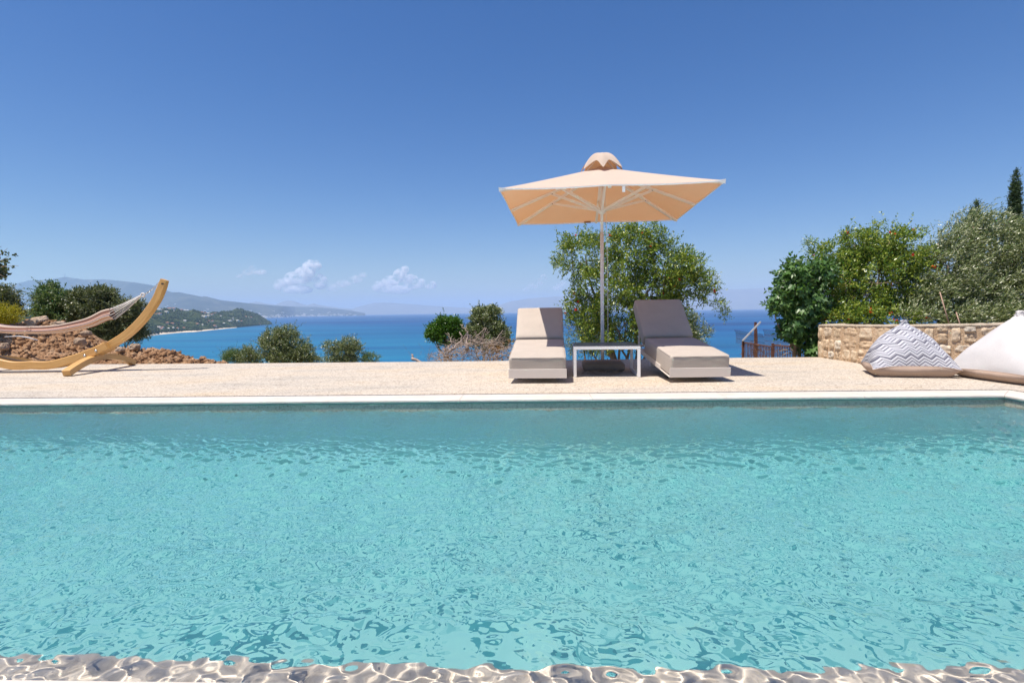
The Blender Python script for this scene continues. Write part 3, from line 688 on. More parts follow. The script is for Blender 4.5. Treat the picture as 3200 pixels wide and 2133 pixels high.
# vent cap: eight gores with scalloped arches
nu2, nv2 = 128, 16; V = []
for j in range(nv2+1):
    s = j/nv2
    for i in range(nu2):
        th = 2*math.pi*i/nu2; f = (i/nu2*8) % 1.0
        sq = 1/max(abs(math.cos(th)), abs(math.sin(th))); sq = 0.55*sq+0.45
        arch = math.sin(math.pi*f)**1.25; se = s*(1-0.25*arch)
        r = 0.345*sq*se; z = 3.46 - 0.31*se**2.3 - 0.02*arch*se
        r *= (1+0.02*math.sin(5*th+3*s)); V.append((r*math.cos(th), r*math.sin(th), z))
F = [((j+1)*nu2+i, (j+1)*nu2+(i+1) % nu2, j*nu2+(i+1) % nu2, j*nu2+i) for j in range(nv2) for i in range(nu2)]
cap = mk('vent_cap', V, F, M['canopy'], t, smooth=True)
b = MB()
for k in range(8):
    a = math.pi*k/4; sq = 1/max(abs(math.cos(a)), abs(math.sin(a))); sq = 0.55*sq+0.45
    b.bar((0.03*math.cos(a), 0.03*math.sin(a), 3.44), (0.28*sq*math.cos(a), 0.28*sq*math.sin(a), 3.23), 0.012, 0.012)
b.build('cap_frame', M['white_metal'], t)
b = MB()
for dx, z1 in ((0.095, 0.42), (0.075, 2.9)):
    pts = [(0.05+0.015*math.sin(3*s), -0.05, 3.15-s*(3.15-z1)) for s in np.linspace(0, 1, 14)]
    pts = [(0.03+(dx-0.03)*s**0.7+0.012*math.sin(4*s), -0.05, 3.15-s*(3.15-z1)) for s in np.linspace(0, 1, 16)]
    b.tube(pts, 0.0045, 6)
b.build('cord', M['cord'], t)
b = MB(); b.box(0.16, 0.20, -S-0.004, -S+0.004, 2.52, 2.60); b.build('care_label', M['white_metal'], t)
b = MB(); b.box(-0.22, -0.10, S-0.03, S-0.02, 2.60, 2.67); b.build('sewn_label', simple('label_brown', (0.34, 0.19, 0.09), 0.8), t)
Vb, Fb = rbox(0.66, 0.58, 0.135, 0.05, 12, 0.01, 0.006, 5, 5)
tag(mk('parasol_weight', [Vector((v.x, v.y-0.29, v.z)) for v in Vb], Fb, M['weight_cover'], None, smooth=True), 'brown fabric covered ballast block at the foot of the parasol pole', 'parasol weight')
o = bpy.data.objects['parasol_weight']; o.location = (UX-0.0, UY-0.02, 0.003); o.rotation_euler = (0, 0, UR)
# strap left lying in front of the weight
b = MB()
for k, (ph, w_) in enumerate(((0, 0.035), (1.7, 0.02), (3.1, 0.03), (4.4, 0.02))):
    pts = [(1.05+0.62*s+0.03*math.sin(ph), 7.98+0.16*math.sin(2.6*s*3.1+ph)+0.05*k, 0.012+0.035*abs(math.sin(5*s+ph))) for s in np.linspace(0.1*k, 1-0.06*k, 26)]
    b.tube(pts, 1.0, 4, True, [(-w_/2, -0.002), (w_/2, -0.002), (w_/2, 0.002), (-w_/2, 0.002)])
tag(b.build('strap', M['strap'], None), 'loose tan straps lying tangled on the deck under the low table', 'strap')

# ------------------------------------------------------------------ hammock and its bent wood stand
HXC, HD = -8.55, 9.5
hs_t = thing('hammock_stand', 'curved laminated pine hammock stand on two arched feet', 'hammock stand', (HXC, HD, 0))
BP = [(515, 874), (505, 902), (489, 938), (452, 991), (402, 1041), (344, 1079), (298, 1100), (249, 1118), (172, 1138)]
right = [(P(x, y, HD).x-HXC, P(x, y, HD).z) for x, y in BP]
right = [(x, z) for x, z in right]; right.append((0.0, right[-1][1]+0.002))
def dens(pts, n):
    pts = [Vector(p) for p in pts]; L = [0]
    for k in range(1, len(pts)): L.append(L[-1]+(pts[k]-pts[k-1]).length)
    out = []
    for s in np.linspace(0, L[-1], n):
        k = min(len(pts)-2, int(np.searchsorted(L, s, side='right')-1)); f = (s-L[k])/(L[k+1]-L[k])
        p0 = pts[max(k-1, 0)]; p1 = pts[k]; p2 = pts[k+1]; p3 = pts[min(k+2, len(pts)-1)]
        out.append(0.5*((2*p1)+(-p0+p2)*f+(2*p0-5*p1+4*p2-p3)*f*f+(-p0+3*p1-3*p2+p3)*f*f*f))
    return out
def beam(name, pts, w, hgt, parent, taper0=1.0, ybias=0.0):
    """rectangular bent beam in local XZ plane with UVs running along it"""
    V = []; UV = []; n = len(pts); L = 0
    for i, p in enumerate(pts):
        d = (pts[min(i+1, n-1)]-pts[max(i-1, 0)]).normalized(); yv = Vector((0, 1, 0)); 
        side = yv if abs(d.y) < 0.9 else Vector((1, 0, 0)); nrm = side.cross(d).normalized(); side = d.cross(nrm)
        if i: L += (p-pts[i-1]).length
        k = 1.0 if i > 2 else taper0 + (1-taper0)*i/3
        cs = 0.012
        for (u, v) in ((-w/2, -hgt/2+cs), (-w/2+cs, -hgt/2), (w/2-cs, -hgt/2), (w/2, -hgt/2+cs), (w/2, hgt/2-cs), (w/2-cs, hgt/2), (-w/2+cs, hgt/2), (-w/2, hgt/2-cs)):
            V.append(p+side*u+nrm*v*k+Vector((0, ybias, 0))); UV.append((L, (u*2.0+v)))
    F = [(i*8+k, i*8+(k+1) % 8, (i+1)*8+(k+1) % 8, (i+1)*8+k) for i in range(n-1) for k in range(8)] + [tuple(range(7, -1, -1)), tuple(range((n-1)*8, n*8))]
    o = mk(name, V, F, M['wood'], parent, uv=UV); bm = bmesh.new(); bm.from_mesh(o.data); bmesh.ops.recalc_face_normals(bm, faces=bm.faces[:]); bm.to_mesh(o.data); bm.free(); return o
crv = dens([(x, 0, z+0.0) for x, z in right], 60)
crv[-1].x = 0
low = 0.075
crv = [Vector((p.x, 0, max(p.z, low+0.012))) for p in crv]
iu = 34     # where the upper arm overlaps the centre beam
for sgn in (1, -1):
    arm = [Vector((sgn*p.x, 0, p.z)) for p in crv[:iu+3]]
    beam('arm', arm, 0.10, 0.135, hs_t, 0.8)
mid = [Vector((p.x, 0, p.z)) for p in crv[iu-3:]] ; mid = mid + [Vector((-p.x, 0, p.z)) for p in reversed(mid[:-1])]
for y in (-0.085,): beam('centre_beam', mid, 0.065, 0.145, hs_t, 1.0, y)
beam('centre_beam', mid, 0.065, 0.145, hs_t, 1.0, 0.085)
for sgn in (1, -1):
    near = G(208, 1176); far = G(415, 1141); cx = (near.x+far.x)/2-HXC
    arcp = []
    for s in np.linspace(0, 1, 26):
        x = sgn*((near.x-HXC)*(1-s)+(far.x-HXC)*s); y = (near.y-HD)*(1-s)+(far.y-HD)*s
        arcp.append(Vector((x, y, 0.05+0.20*math.sin(math.pi*s)**0.9)))
    V = []; F = []; UV = []; L = 0; n = len(arcp)
    for i, p in enumerate(arcp):
        d = (arcp[min(i+1, n-1)]-arcp[max(i-1, 0)]).normalized(); x = d.cross(Vector((0, 0, 1))).normalized(); z = x.cross(d)
        if i: L += (p-arcp[i-1]).length
        for (u, v) in ((-0.06, -0.05), (0.06, -0.05), (0.06, 0.05), (-0.06, 0.05)): 
            q = p+x*u+z*v; q.z = max(q.z, 0.002); V.append(q); UV.append((L, u*2+v))
    F = [(i*4+k, i*4+(k+1) % 4, (i+1)*4+(k+1) % 4, (i+1)*4+k) for i in range(n-1) for k in range(4)] + [(3, 2, 1, 0), tuple(range((n-1)*4, n*4))]
    o = mk('foot', V, F, M['wood'], hs_t, uv=UV)
    for (u_, v_) in ((263, 1111), (298, 1096)):
        q = P(u_, v_, HD-0.13); x = sgn*(q.x-HXC)
        b = MB(); b.tube([(x, -0.118, q.z), (x, -0.126, q.z), (x, -0.134, q.z)], [0.026, 0.024, 0.012], 14); b.build('bolt', M['steel'], hs_t, smooth=True)
# badge-like oval plate near the tip (blank dark inlay)
q = P(507, 886, HD-0.06); b = MB(); b.tube([(q.x-HXC, -0.051, q.z), (q.x-HXC, -0.054, q.z)], 1.0, 16, True, [(0.026*math.cos(a), 0.013*math.sin(a)) for a in np.linspace(0, 2*math.pi, 17)[:-1]]); b.build('oval_plate', M['dark_rubber'], hs_t)
# hammock
hm_t = thing('hammock', 'striped pink and cream cloth hammock slung from chains on the wooden stand', 'hammock', (HXC, HD, 0))
CPX = [(352, 981), (330, 986), (288, 1006), (240, 1018), (190, 1027), (140, 1031), (96, 1031)]
cc = [(P(x, y, HD).x-HXC, P(x, y, HD).z) for x, y in CPX]; cc.append((0, cc[-1][1]))
cv = dens([(x, 0, z) for x, z in cc], 26); cv = cv + [Vector((-p.x, 0, p.z)) for p in reversed(cv[:-1])]
def m_hammock():
    m, nt, b = nodemat('hammock_stripes'); tc = N(nt, 'ShaderNodeTexCoord'); sx = N(nt, 'ShaderNodeSeparateXYZ'); nt.links.new(tc.outputs['UV'], sx.inputs[0])
    mu = N(nt, 'ShaderNodeMath', operation='MULTIPLY'); nt.links.new(sx.outputs[1], mu.inputs[0]); mu.inputs[1].default_value = 3.0
    fr = N(nt, 'ShaderNodeMath', operation='FRACT'); nt.links.new(mu.outputs[0], fr.inputs[0])
    r = ramp(nt, fr.outputs[0], [(0.0, (0.62, 0.48, 0.38)), (0.16, (0.48, 0.24, 0.16)), (0.34, (0.60, 0.38, 0.28)), (0.5, (0.12, 0.07, 0.09)), (0.6, (0.64, 0.50, 0.40)), (0.74, (0.45, 0.22, 0.15)), (0.92, (0.56, 0.40, 0.32))])
    r_node = nt.nodes[-1]
    for n in nt.nodes:
        if n.type == 'VALTORGB': n.color_ramp.interpolation = 'CONSTANT'
    nt.links.new(r, b.inputs['Base Color']); b.inputs['Roughness'].default_value = 0.95; return m
NS = 48; V = []; UV = []
for i, p in enumerate(cv):
    d = (cv[min(i+1, len(cv)-1)]-cv[max(i-1, 0)]).normalized(); nrm = Vector((0, 1, 0)).cross(d)*-1
    if nrm.z < 0: nrm = -nrm
    e = abs(i-(len(cv)-1)/2)/((len(cv)-1)/2); ry = 0.10*(1-0.30*e*e); rz_ = 0.066*(1+0.45*e*e)
    for k in range(NS+1):
        a = 2*math.pi*k/NS; fold = 1+0.24*math.cos(5*a+1.2+0.5*math.sin(i*0.08))+0.08*math.cos(11*a+i*0.05)
        V.append(p+Vector((0, 1, 0))*math.cos(a)*ry*fold+nrm*math.sin(a)*rz_*fold*(1.0 if math.sin(a) > 0 else 0.85)); UV.append((i, k/NS))
F = [(i*(NS+1)+k, i*(NS+1)+k+1, (i+1)*(NS+1)+k+1, (i+1)*(NS+1)+k) for i in range(len(cv)-1) for k in range(NS)]
mk('cloth', V, F, m_hammock(), hm_t, smooth=True, uv=UV)
ringp = P(443, 923, HD); rx, rz2 = ringp.x-HXC, ringp.z
for sgn in (1, -1):
    b = MB(); end = cv[0]
    for k in range(13):
        a = 2*math.pi*k/13; q = end+Vector((0, math.cos(a)*0.07, 0))+Vector((0.35, 0, 0.93))*(math.sin(a)*0.10)*Vector((-1, 0, 1)).normalized().length
        q = Vector((end.x+0.03*math.sin(a)*-1, math.cos(a)*0.075, end.z+math.sin(a)*0.10))
        r1 = Vector((rx+0.0, math.cos(a)*0.012, rz2+math.sin(a)*0.014)); mid_ = q.lerp(r1, 0.4); mid_.z -= 0.012
        b.tube([Vector((sgn*p.x, p.y, p.z)) for p in (q, mid_, r1)], 0.0045, 5)
    b.build('ropes', M['cord'], hm_t)
    b = MB(); b.tube([(sgn*(rx+0.03*math.cos(a)+0.02), 0.0, rz2+0.03*math.sin(a)+0.008) for a in np.linspace(0, 6.3, 16)], 0.014, 8); b.build('rope_ring', M['cord'], hm_t, smooth=True)
    tip = P(499, 880, HD); tx, tz = tip.x-HXC, tip.z; b = MB(); a_ = Vector((rx+0.05, 0, rz2+0.02)); e_ = Vector((tx, 0, tz)); nl = 12
    for k in range(nl):
        c = a_.lerp(e_, (k+0.5)/nl); c.z -= 0.02*math.sin(math.pi*(k+0.5)/nl); dd = (e_-a_).normalized(); s2 = Vector((0, 1, 0)) if k % 2 else dd.cross(Vector((0, 1, 0)))
        pts = [c+dd*0.022*math.cos(t_)+s2*0.010*math.sin(t_) for t_ in np.linspace(0, 2*math.pi, 11)]
        b.tube([(sgn*p.x, p.y, p.z) for p in pts], 0.0035, 5, False)
    b.build('chain', M['steel'], hm_t)

# ------------------------------------------------------------------ bean bags
def beanbag(name, label, loc, rz, W, Dp, H, apex, mat_top, mat_low, seed, puff=0.16, seam_z=0.15, back=1.0):
    t = thing(name, label, 'bean bag', (loc[0], loc[1], 0), rz, 'bean bags on the deck')
    nu_ = 128
    def rim(u):
        k = int(u) % 4; f = u-int(u); C = [(-W/2, -Dp/2), (W/2, -Dp/2), (W/2*back, Dp/2), (-W/2*back, Dp/2)]
        p = Vector(C[k]).lerp(Vector(C[(k+1) % 4]), f); bow = math.sin(math.pi*f)
        c = p*(1-0.05*bow); return c, bow, f, k
    nv_ = 34; V = []; UV = []
    A = Vector((apex[0], apex[1], H))
    for j in range(nv_+1):
        s = j/nv_
        for i in range(nu_+1):
            u = 4*i/nu_ if i < nu_ else 0; c, bow, f, k = rim(u % 4)
            base = Vector((c.x, c.y, seam_z-0.05*(1-bow)**2)); 
            p = base.lerp(A, s)
            prof_ = (math.sin(math.pi*min(1, s*1.05))**0.8)*(1-s)**0.35
            out = Vector((c.x-apex[0]*s, c.y-apex[1]*s, 0)).normalized()
            p += out*(puff*prof_*(0.25+0.75*bow)) + Vector((0, 0, puff*0.9*prof_*(0.3+0.7*bow)))
            if s > 0.9: p += out*0.012*(1-s)*10*math.cos(u*7)
            wr = noise.noise(Vector((p.x*3.0+seed, p.y*3.0, p.z*3.0)))*0.022 + noise.noise(Vector((p.x*9+seed, p.y*9, p.z*7)))*0.007
            wr += 0.008*math.sin(u*26+seed)*max(0, s-0.55)/0.45
            p += out*wr*(math.sin(math.pi*min(1, s*1.2+0.0001))**0.5 if s < 0.8 else 1)
            V.append(p); UV.append((4*i/nu_, s))
    n1 = nu_+1; F = [(j*n1+i, j*n1+i+1, (j+1)*n1+i+1, (j+1)*n1+i) for j in range(nv_) for i in range(nu_)]
    top = mk('cover', V, F, mat_top, t, smooth=True, uv=UV)
    # lower tan panel from seam in to the ground
    V = []; nl = 12
    for j in range(nl+1):
        s = j/nl
        for i in range(nu_):
            u = 4*i/nu_; c, bow, f, k = rim(u); b0_ = Vector((c.x, c.y, seam_z-0.05*(1-bow)**2))
            g = Vector((c.x*(0.90-0.1*(1-bow)), c.y*(0.90-0.1*(1-bow)), 0.004)); p = b0_.lerp(g, s)
            out = Vector((c.x, c.y, 0)).normalized(); bl = math.sin(math.pi*s**0.8)*0.045*bow**0.5
            rip = 0.012*(noise.noise(Vector((u*9+seed, s*0.8, 0)))+0.5*noise.noise(Vector((u*23, s, seed))))*math.sin(math.pi*s)
            V.append(p+out*(bl+rip))
    F = [((j+1)*nu_+i, (j+1)*nu_+(i+1) % nu_, j*nu_+(i+1) % nu_, j*nu_+i) for j in range(nl) for i in range(nu_)]
    mk('base_panel', V, F, mat_low, t, smooth=True)
    # gathered knot at the apex
    Vk = []; nk = 24
    for j, (r, z) in enumerate(((0.035, -0.05), (0.045, -0.015), (0.03, 0.012), (0.038, 0.035), (0.012, 0.045))):
        for i in range(nk): a = 2*math.pi*i/nk; rr = r*(1+0.25*math.cos(5*a+j)); Vk.append((A.x+rr*math.cos(a)*1.2, A.y+rr*math.sin(a), A.z+z-0.02))
    Fk = [(j*nk+i, j*nk+(i+1) % nk, (j+1)*nk+(i+1) % nk, (j+1)*nk+i) for j in range(4) for i in range(nk)]+[tuple(range(4*nk, 5*nk))]
    mk('gathered_tip', Vk, Fk, mat_top, t, smooth=True)
    b = MB(); b.tube([Vector((rim(4*i/96)[0].x, rim(4*i/96)[0].y, seam_z-0.05*(1-rim(4*i/96)[1])**2)) for i in range(97)], 0.006, 6, False); b.build('piping', mat_low, t)
    return t
def m_zigzag():
    m, nt, b = nodemat('zigzag_print'); tc = N(nt, 'ShaderNodeTexCoord'); sx = N(nt, 'ShaderNodeSeparateXYZ'); nt.links.new(tc.outputs['Object'], sx.inputs[0])
    def mth(op, a, c=None, d=None):
        n = N(nt, 'ShaderNodeMath', operation=op)
        for k, v in enumerate((a, c, d)):
            if v is None: continue
            if isinstance(v, (int, float)): n.inputs[k].default_value = v
            else: nt.links.new(v, n.inputs[k])
        return n.outputs[0]
    wob = noisef(nt, coords(nt, scale=(2, 2, 2)), 1.5, 2)
    u = mth('ADD', sx.outputs[0], mth('MULTIPLY', sx.outputs[1], 0.35))
    tri = mth('PINGPONG', mth('ADD', u, mth('MULTIPLY', wob, 0.05)), 0.078)
    s = mth('ADD', mth('MULTIPLY', sx.outputs[2], 1.0), mth('MULTIPLY', sx.outputs[1], 0.55))
    s = mth('ADD', s, mth('MULTIPLY', tri, 0.85)); s = mth('ADD', s, mth('MULTIPLY', wob, 0.06))
    fr = mth('FRACT', mth('MULTIPLY', s, 3.8))
    r = ramp(nt, fr, [(0.0, (0.47, 0.47, 0.49)), (0.14, (0.06, 0.055, 0.10)), (0.19, (0.47, 0.47, 0.49)), (0.30, (0.20, 0.19, 0.22)), (0.38, (0.50, 0.50, 0.52)), (0.50, (0.03, 0.03, 0.07)), (0.55, (0.22, 0.215, 0.245)), (0.66, (0.47, 0.47, 0.49)), (0.78, (0.10, 0.10, 0.15)), (0.83, (0.46, 0.46, 0.48)), (0.92, (0.26, 0.25, 0.30))])
    for n in nt.nodes:
        if n.type == 'VALTORGB': n.color_ramp.interpolation = 'CONSTANT'
    nt.links.new(r, b.inputs['Base Color']); b.inputs['Roughness'].default_value = 0.9
    bump(nt, b, noisef(nt, coords(nt), 9, 5, 0.6), 0.3, 0.012); return m
beanbag('bean_bag', 'grey and white zigzag patterned bean bag beside the white one', (5.50, 7.46), math.radians(-14), 1.04, 0.85, 0.74, (0.08, 0.17), m_zigzag(), M['bag_tan'], 3, 0.11, 0.155, 0.72)
beanbag('bean_bag', 'large plain white bean bag with tan base, cut by the right edge', (6.62, 6.62), math.radians(-86), 1.35, 1.30, 0.86, (-0.30, 0.02), M['bag_white'], M['bag_tan'], 8, 0.12, 0.13)

# ------------------------------------------------------------------ stone wall
WPL = [(6.42, 10.5), (5.92, 10.22), (5.90, 8.95), (6.25, 8.15), (6.95, 7.78), (8.3, 7.5), (10.5, 7.2)]
def wall_h(s): return 0.635+0.075*min(1, max(0, (s-0.6)/4.0))
seg = []; tot = 0
for k in range(len(WPL)-1):
    a = Vector(WPL[k]); c = Vector(WPL[k+1]); L = (c-a).length; seg.append((tot, a, c, L)); tot += L
def wpt(s):
    for (s0, a, c, L) in seg:
        if s <= s0+L or s0+L >= tot-1e-6:
            f = (s-s0)/L; return a.lerp(c, f), (c-a).normalized()
def wpn(s):
    p, _ = wpt(min(max(s, 0), tot)); e = 0.16
    if s < 0.57: _, d = wpt(0.3); e = 0
    elif s < 0.62: _, d = wpt(0.9)
    else:
        p1, _ = wpt(max(0.60, s-e)); p2, _ = wpt(min(tot, s+e)); d = (p2-p1).normalized()
    n = Vector((d.y, -d.x)); n = -n if n.dot(Vector((-1, -0.6))) < 0 else n
    return p, n
t = thing('stone_wall', 'low rubble stone retaining wall in tan stone behind the bean bags', 'wall')
stones = []
def split(x0, x1, z0, z1, depth=0):
    w, h = x1-x0, z1-z0
    big = random.random() < 0.27
    if (w < 0.34 and h < 0.23) or (big and w < 0.46 and h < 0.36) or depth > 9: stones.append((x0, x1, z0, z1)); return
    if w > h*1.25 or h < 0.14:
        f = random.uniform(0.36, 0.64); split(x0, x0+w*f, z0, z1, depth+1); split(x0+w*f, x1, z0, z1, depth+1)
    else:
        f = random.uniform(0.36, 0.64); split(x0, x1, z0, z0+h*f, depth+1); split(x0, x1, z0+h*f, z1, depth+1)
corner_s = seg[1][0]
split(0.0, corner_s-0.005, 0.0, 0.60)
stones += [(corner_s+0.005, corner_s+0.14, 0.34, 0.60), (corner_s+0.005, corner_s+0.16, 0.0, 0.33)]
split(corner_s+0.17, tot, 0.0, 0.61)
b = MB(); ng = 9
for (x0, x1, z0, z1) in stones:
    cx, cz = (x0+x1)/2, (z0+z1)/2; hw, hh = (x1-x0)/2-0.011, (z1-z0)/2-0.011; hz = wall_h(cx)/0.635
    sd = random.random()*100; ex = random.uniform(3.5, 9.0); dp = random.uniform(0.012, 0.042); V = []
    tiltx, tiltz = random.uniform(-0.15, 0.15), random.uniform(-0.1, 0.1)
    for j in range(ng+1):
        for i in range(ng+1):
            u, v = 2*i/ng-1, 2*j/ng-1
            m_ = (abs(u)**ex+abs(v)**ex)**(1/ex) if (u or v) else 1e-6
            q = max(abs(u), abs(v)); uu, vv = (u/m_*q, v/m_*q) if m_ > 1e-5 else (0, 0)
            k = 1+0.22*noise.noise(Vector((uu*1.3+sd, vv*1.3, 1)))
            s = cx+uu*hw*k; z = (cz+vv*hh*k)*hz
            d = dp*(1-q**7)+0.018*noise.noise(Vector((uu*2+sd, vv*2, 2)))+0.009*noise.noise(Vector((s*22, z*22, sd)))+dp*(tiltx*uu+tiltz*vv)
            if q > 0.99: d = -0.03
            p, n = wpn(min(max(s, 0.0), tot)); V.append((p.x+n.x*d, p.y+n.y*d, max(0.0, z)))
    F = [(j*(ng+1)+i, j*(ng+1)+i+1, (j+1)*(ng+1)+i+1, (j+1)*(ng+1)+i) for j in range(ng) for i in range(ng)]
    b.add(V, F)
so = b.build('stones', M['stone'], t, smooth=True)
bm = bmesh.new(); bm.from_mesh(so.data); bm.normal_update()
for f in bm.faces:
    c = f.calc_center_median(); 
    if f.normal.dot(Vector((-1, -0.8, 0.1)) if True else f.normal) < 0: f.normal_flip()
bm.to_mesh(so.data); bm.free()
V = []; nz = 16; ss = np.concatenate([np.linspace(0, 0.573, 14), np.linspace(0.578, tot, 190)])
for s in ss:
    p, n = wpn(s)
    for j in range(nz+1):
        z = wall_h(s)*0.975*j/nz; d = 0.008+0.012*noise.noise(Vector((s*9, z*9, 0)))
        V.append((p.x+n.x*d, p.y+n.y*d, z-0.002))
F = [(i*(nz+1)+j, (i+1)*(nz+1)+j, (i+1)*(nz+1)+j+1, i*(nz+1)+j+1) for i in range(len(ss)-1) for j in range(nz)]
mk('mortar', V, F, M['mortar'], t, smooth=True)
V = []; nt_ = 8
ss = np.linspace(0.0, tot, 220)
for s in ss:
    p, n = wpn(max(s, 0.58)); 
    hz = wall_h(s); row = [(0.012, -0.03), (0.022, -0.012), (0.016, 0.004), (-0.05, 0.012), (-0.16, 0.014), (-0.27, 0.008), (-0.34, 0.0), (-0.35, -0.5)]
    for k, (o_, z_) in enumerate(row):
        jz = 0.010*noise.noise(Vector((s*7, k*3.3, 0))) if k < 7 else 0; jo = 0.012*noise.noise(Vector((s*8, k*2.1, 5)))
        pp = p if s > 0.58 else Vector(WPL[1]).lerp(Vector(WPL[0]), (0.58-s)/0.58)
        V.append((pp.x+n.x*(o_+jo), pp.y+n.y*(o_+jo), hz+z_+jz-0.015))
F = [(i*nt_+k, i*nt_+k+1, (i+1)*nt_+k+1, (i+1)*nt_+k) for i in range(len(ss)-1) for k in range(nt_-1)]
mk('capping', V, F, M['cap_mortar'], t, smooth=True)
# raised soil behind the wall
V = []; k = 0
inner = [wpn(s)[0]-wpn(s)[1]*0.33 for s in np.linspace(0.62, tot, 30)]
outer = [Vector((8.4+i*0.5, 14.3-0.12*i)) for i in range(30)]
for i in range(30):
    for j in range(10):
        f = j/9; q = inner[i].lerp(outer[i], f); V.append((q.x, q.y, 0.52+0.05*noise.noise(Vector((q.x*2, q.y*2, 0)))-(0.9*max(0, f-0.85)/0.15)))
F = [(i*10+j, i*10+j+1, (i+1)*10+j+1, (i+1)*10+j) for i in range(29) for j in range(9)]
struct(mk('planting_bed', V, F, M['slope'], smooth=True))

# ------------------------------------------------------------------ foliage
def leaves(name, blobs, n_spr, per, L, W, slen, mat, parent, seed, up=0.35, shell=0.45, lean=(0, 0, 0), spread=0.9, flat=0.0, gapk=-0.22, raw=False):
    r = np.random.default_rng(seed)
    bl = np.array([b_[:6] for b_ in blobs], dtype=float); wt = np.array([(b_[6] if len(b_) > 6 else 1)*b_[3]*b_[4]*b_[5] for b_ in blobs])**0.75
    idx = r.choice(len(bl), n_spr, p=wt/wt.sum()); d = r.normal(size=(n_spr, 3)); d /= np.linalg.norm(d, axis=1, keepdims=True)
    rad = shell+(1-shell)*r.random(n_spr)**0.6
    # lumpy radius so the outline is uneven and has gaps
    lump = np.array([noise.noise(Vector((a[0]*2.2+i*3.1, a[1]*2.2, a[2]*2.2))) for a, i in zip(d, idx)])
    rad *= (0.92+0.60*lump)
    base = bl[idx, :3]+d*bl[idx, 3:6]*rad[:, None]
    gap = np.array([noise.noise(Vector(tuple(p*3.2+seed))) for p in base]); keep = gap > gapk
    base, d = base[keep], d[keep]; n = len(base)
    sd = d*0.8+np.array([0, 0, up])+r.normal(size=(n, 3))*0.45+np.array(lean); sd /= np.linalg.norm(sd, axis=1, keepdims=True)
    sl = slen*r.uniform(0.5, 1.3, n)
    t_ = (np.arange(per)+0.5)/per; pos = base[:, None]+sd[:, None]*(t_[None, :, None]*sl[:, None, None])
    pos[..., 2] -= 0.15*sl[:, None]*t_[None]**2
    ld = sd[:, None]*0.75+r.normal(size=(n, per, 3))*spread*0.7+np.array(lean)*0.8; ld /= np.linalg.norm(ld, axis=2, keepdims=True)
    pv = r.normal(size=(n, per, 3)); pv[..., 2] *= (1-flat); sdv = np.cross(ld, pv); sdv /= np.linalg.norm(sdv, axis=2, keepdims=True)+1e-9
    ll = L*r.uniform(0.6, 1.25, (n, per, 1)); ww = W*r.uniform(0.7, 1.2, (n, per, 1))
    a = pos; b_ = pos+ld*ll*0.45+sdv*ww*0.5; c = pos+ld*ll; e = pos+ld*ll*0.45-sdv*ww*0.5
    VV = np.stack([a, b_, c, e], 2).reshape(-1, 3); FF = np.arange(len(VV)).reshape(-1, 4)
    if raw: return VV
    return mk(name, VV, FF, mat, parent)
def grow(t, blobs, *a, **kw):
    """add more leaves to the crown a tree already has"""
    cr = [c for c in bpy.data.objects if c.parent == t and c.name.startswith('crown')][0]; me0 = cr.data
    co = np.empty(len(me0.vertices)*3, dtype=np.float32); me0.vertices.foreach_get('co', co)
    VV = np.concatenate([co.reshape(-1, 3), leaves('x', blobs, *a, raw=True, **kw)]); m_ = me0.materials[0]
    o2 = mk('crown', VV, np.arange(len(VV)).reshape(-1, 4), m_, t); cr.data = o2.data; bpy.data.objects.remove(o2); bpy.data.meshes.remove(me0)
def limbs(name, base, blobs, r0, mat, parent, seed, wig=0.12, n=None, extra=0):
    r = random.Random(seed); b = MB()
    for k, bl in enumerate(blobs[:n] if n else blobs):
        e = Vector(bl[:3]); s = Vector(base)+Vector((r.uniform(-1, 1), r.uniform(-1, 1), 0))*r0*1.4; pts = []; L = (e-s).length
        ph = r.random()*10
        for i in range(9):
            f = i/8; p = s.lerp(e, f); p += Vector((noise.noise(Vector((ph, f*3, 0))), noise.noise(Vector((ph, f*3, 4))), 0.4*noise.noise(Vector((ph, f*3, 8)))))*wig*L*math.sin(math.pi*f)**0.5*1.6
            pts.append(p)
        rr = [r0*(1-0.75*i/8)*(0.65 if k else 1) for i in range(9)]; b.tube(pts, rr, 7)
        for q in range(3+extra):
            i = r.randint(4, 8); d = Vector((r.uniform(-1, 1), r.uniform(-1, 1), r.uniform(-0.1, 1))).normalized(); l2 = max(bl[3:6])*r.uniform(0.5, 0.95)
            q0 = pts[i]; q1 = q0+d*l2*0.5+Vector((0, 0, 0.03)); q2 = q0+d*l2+Vector((r.uniform(-.1, .1), r.uniform(-.1, .1), r.uniform(-.05, .1)))*l2
            b.tube([q0, q1, q2], [rr[i]*0.55, rr[i]*0.4, rr[i]*0.18], 6)
    return b.build(name, mat, parent, smooth=True)
def rel(blobs, loc): return [(b_[0]-loc[0], b_[1]-loc[1], b_[2]-loc[2], *b_[3:]) for b_ in blobs]
def bpx(x, y, D, rx, rz, ry=None, w=1):
    """crown clump whose centre and radii were measured in the photograph, at depth D"""
    p = P(x, y, D); k = D/FPX; return (p.x, p.y, p.z, rx*k, (ry if ry else (rx+rz)/2)*k, rz*k, w)
def tree(name, label, cat, base, blobs, leafspec, trunk_r, mat_leaf, mat_bark, seed, group=None, nl=None, extra=0, **kw):
    t = thing(name, label, cat, base, 0, group); bl = rel(blobs, base)
    limbs('trunk', (0, 0, -0.05), bl, trunk_r, mat_bark, t, seed, n=nl, extra=extra)
    ns, per, L, W, sl = leafspec
    leaves('crown', bl, ns, per, L, W, sl, mat_leaf, t, seed, **kw)
    kw2 = dict(kw); kw2['shell'] = 0.85; kw2['up'] = kw.get('up', 0.35)+0.25; kw2['spread'] = 0.75
    grow(t, bl, max(12, ns//36), 18, L, W, sl*2.4, None, None, seed+500, **kw2); return t
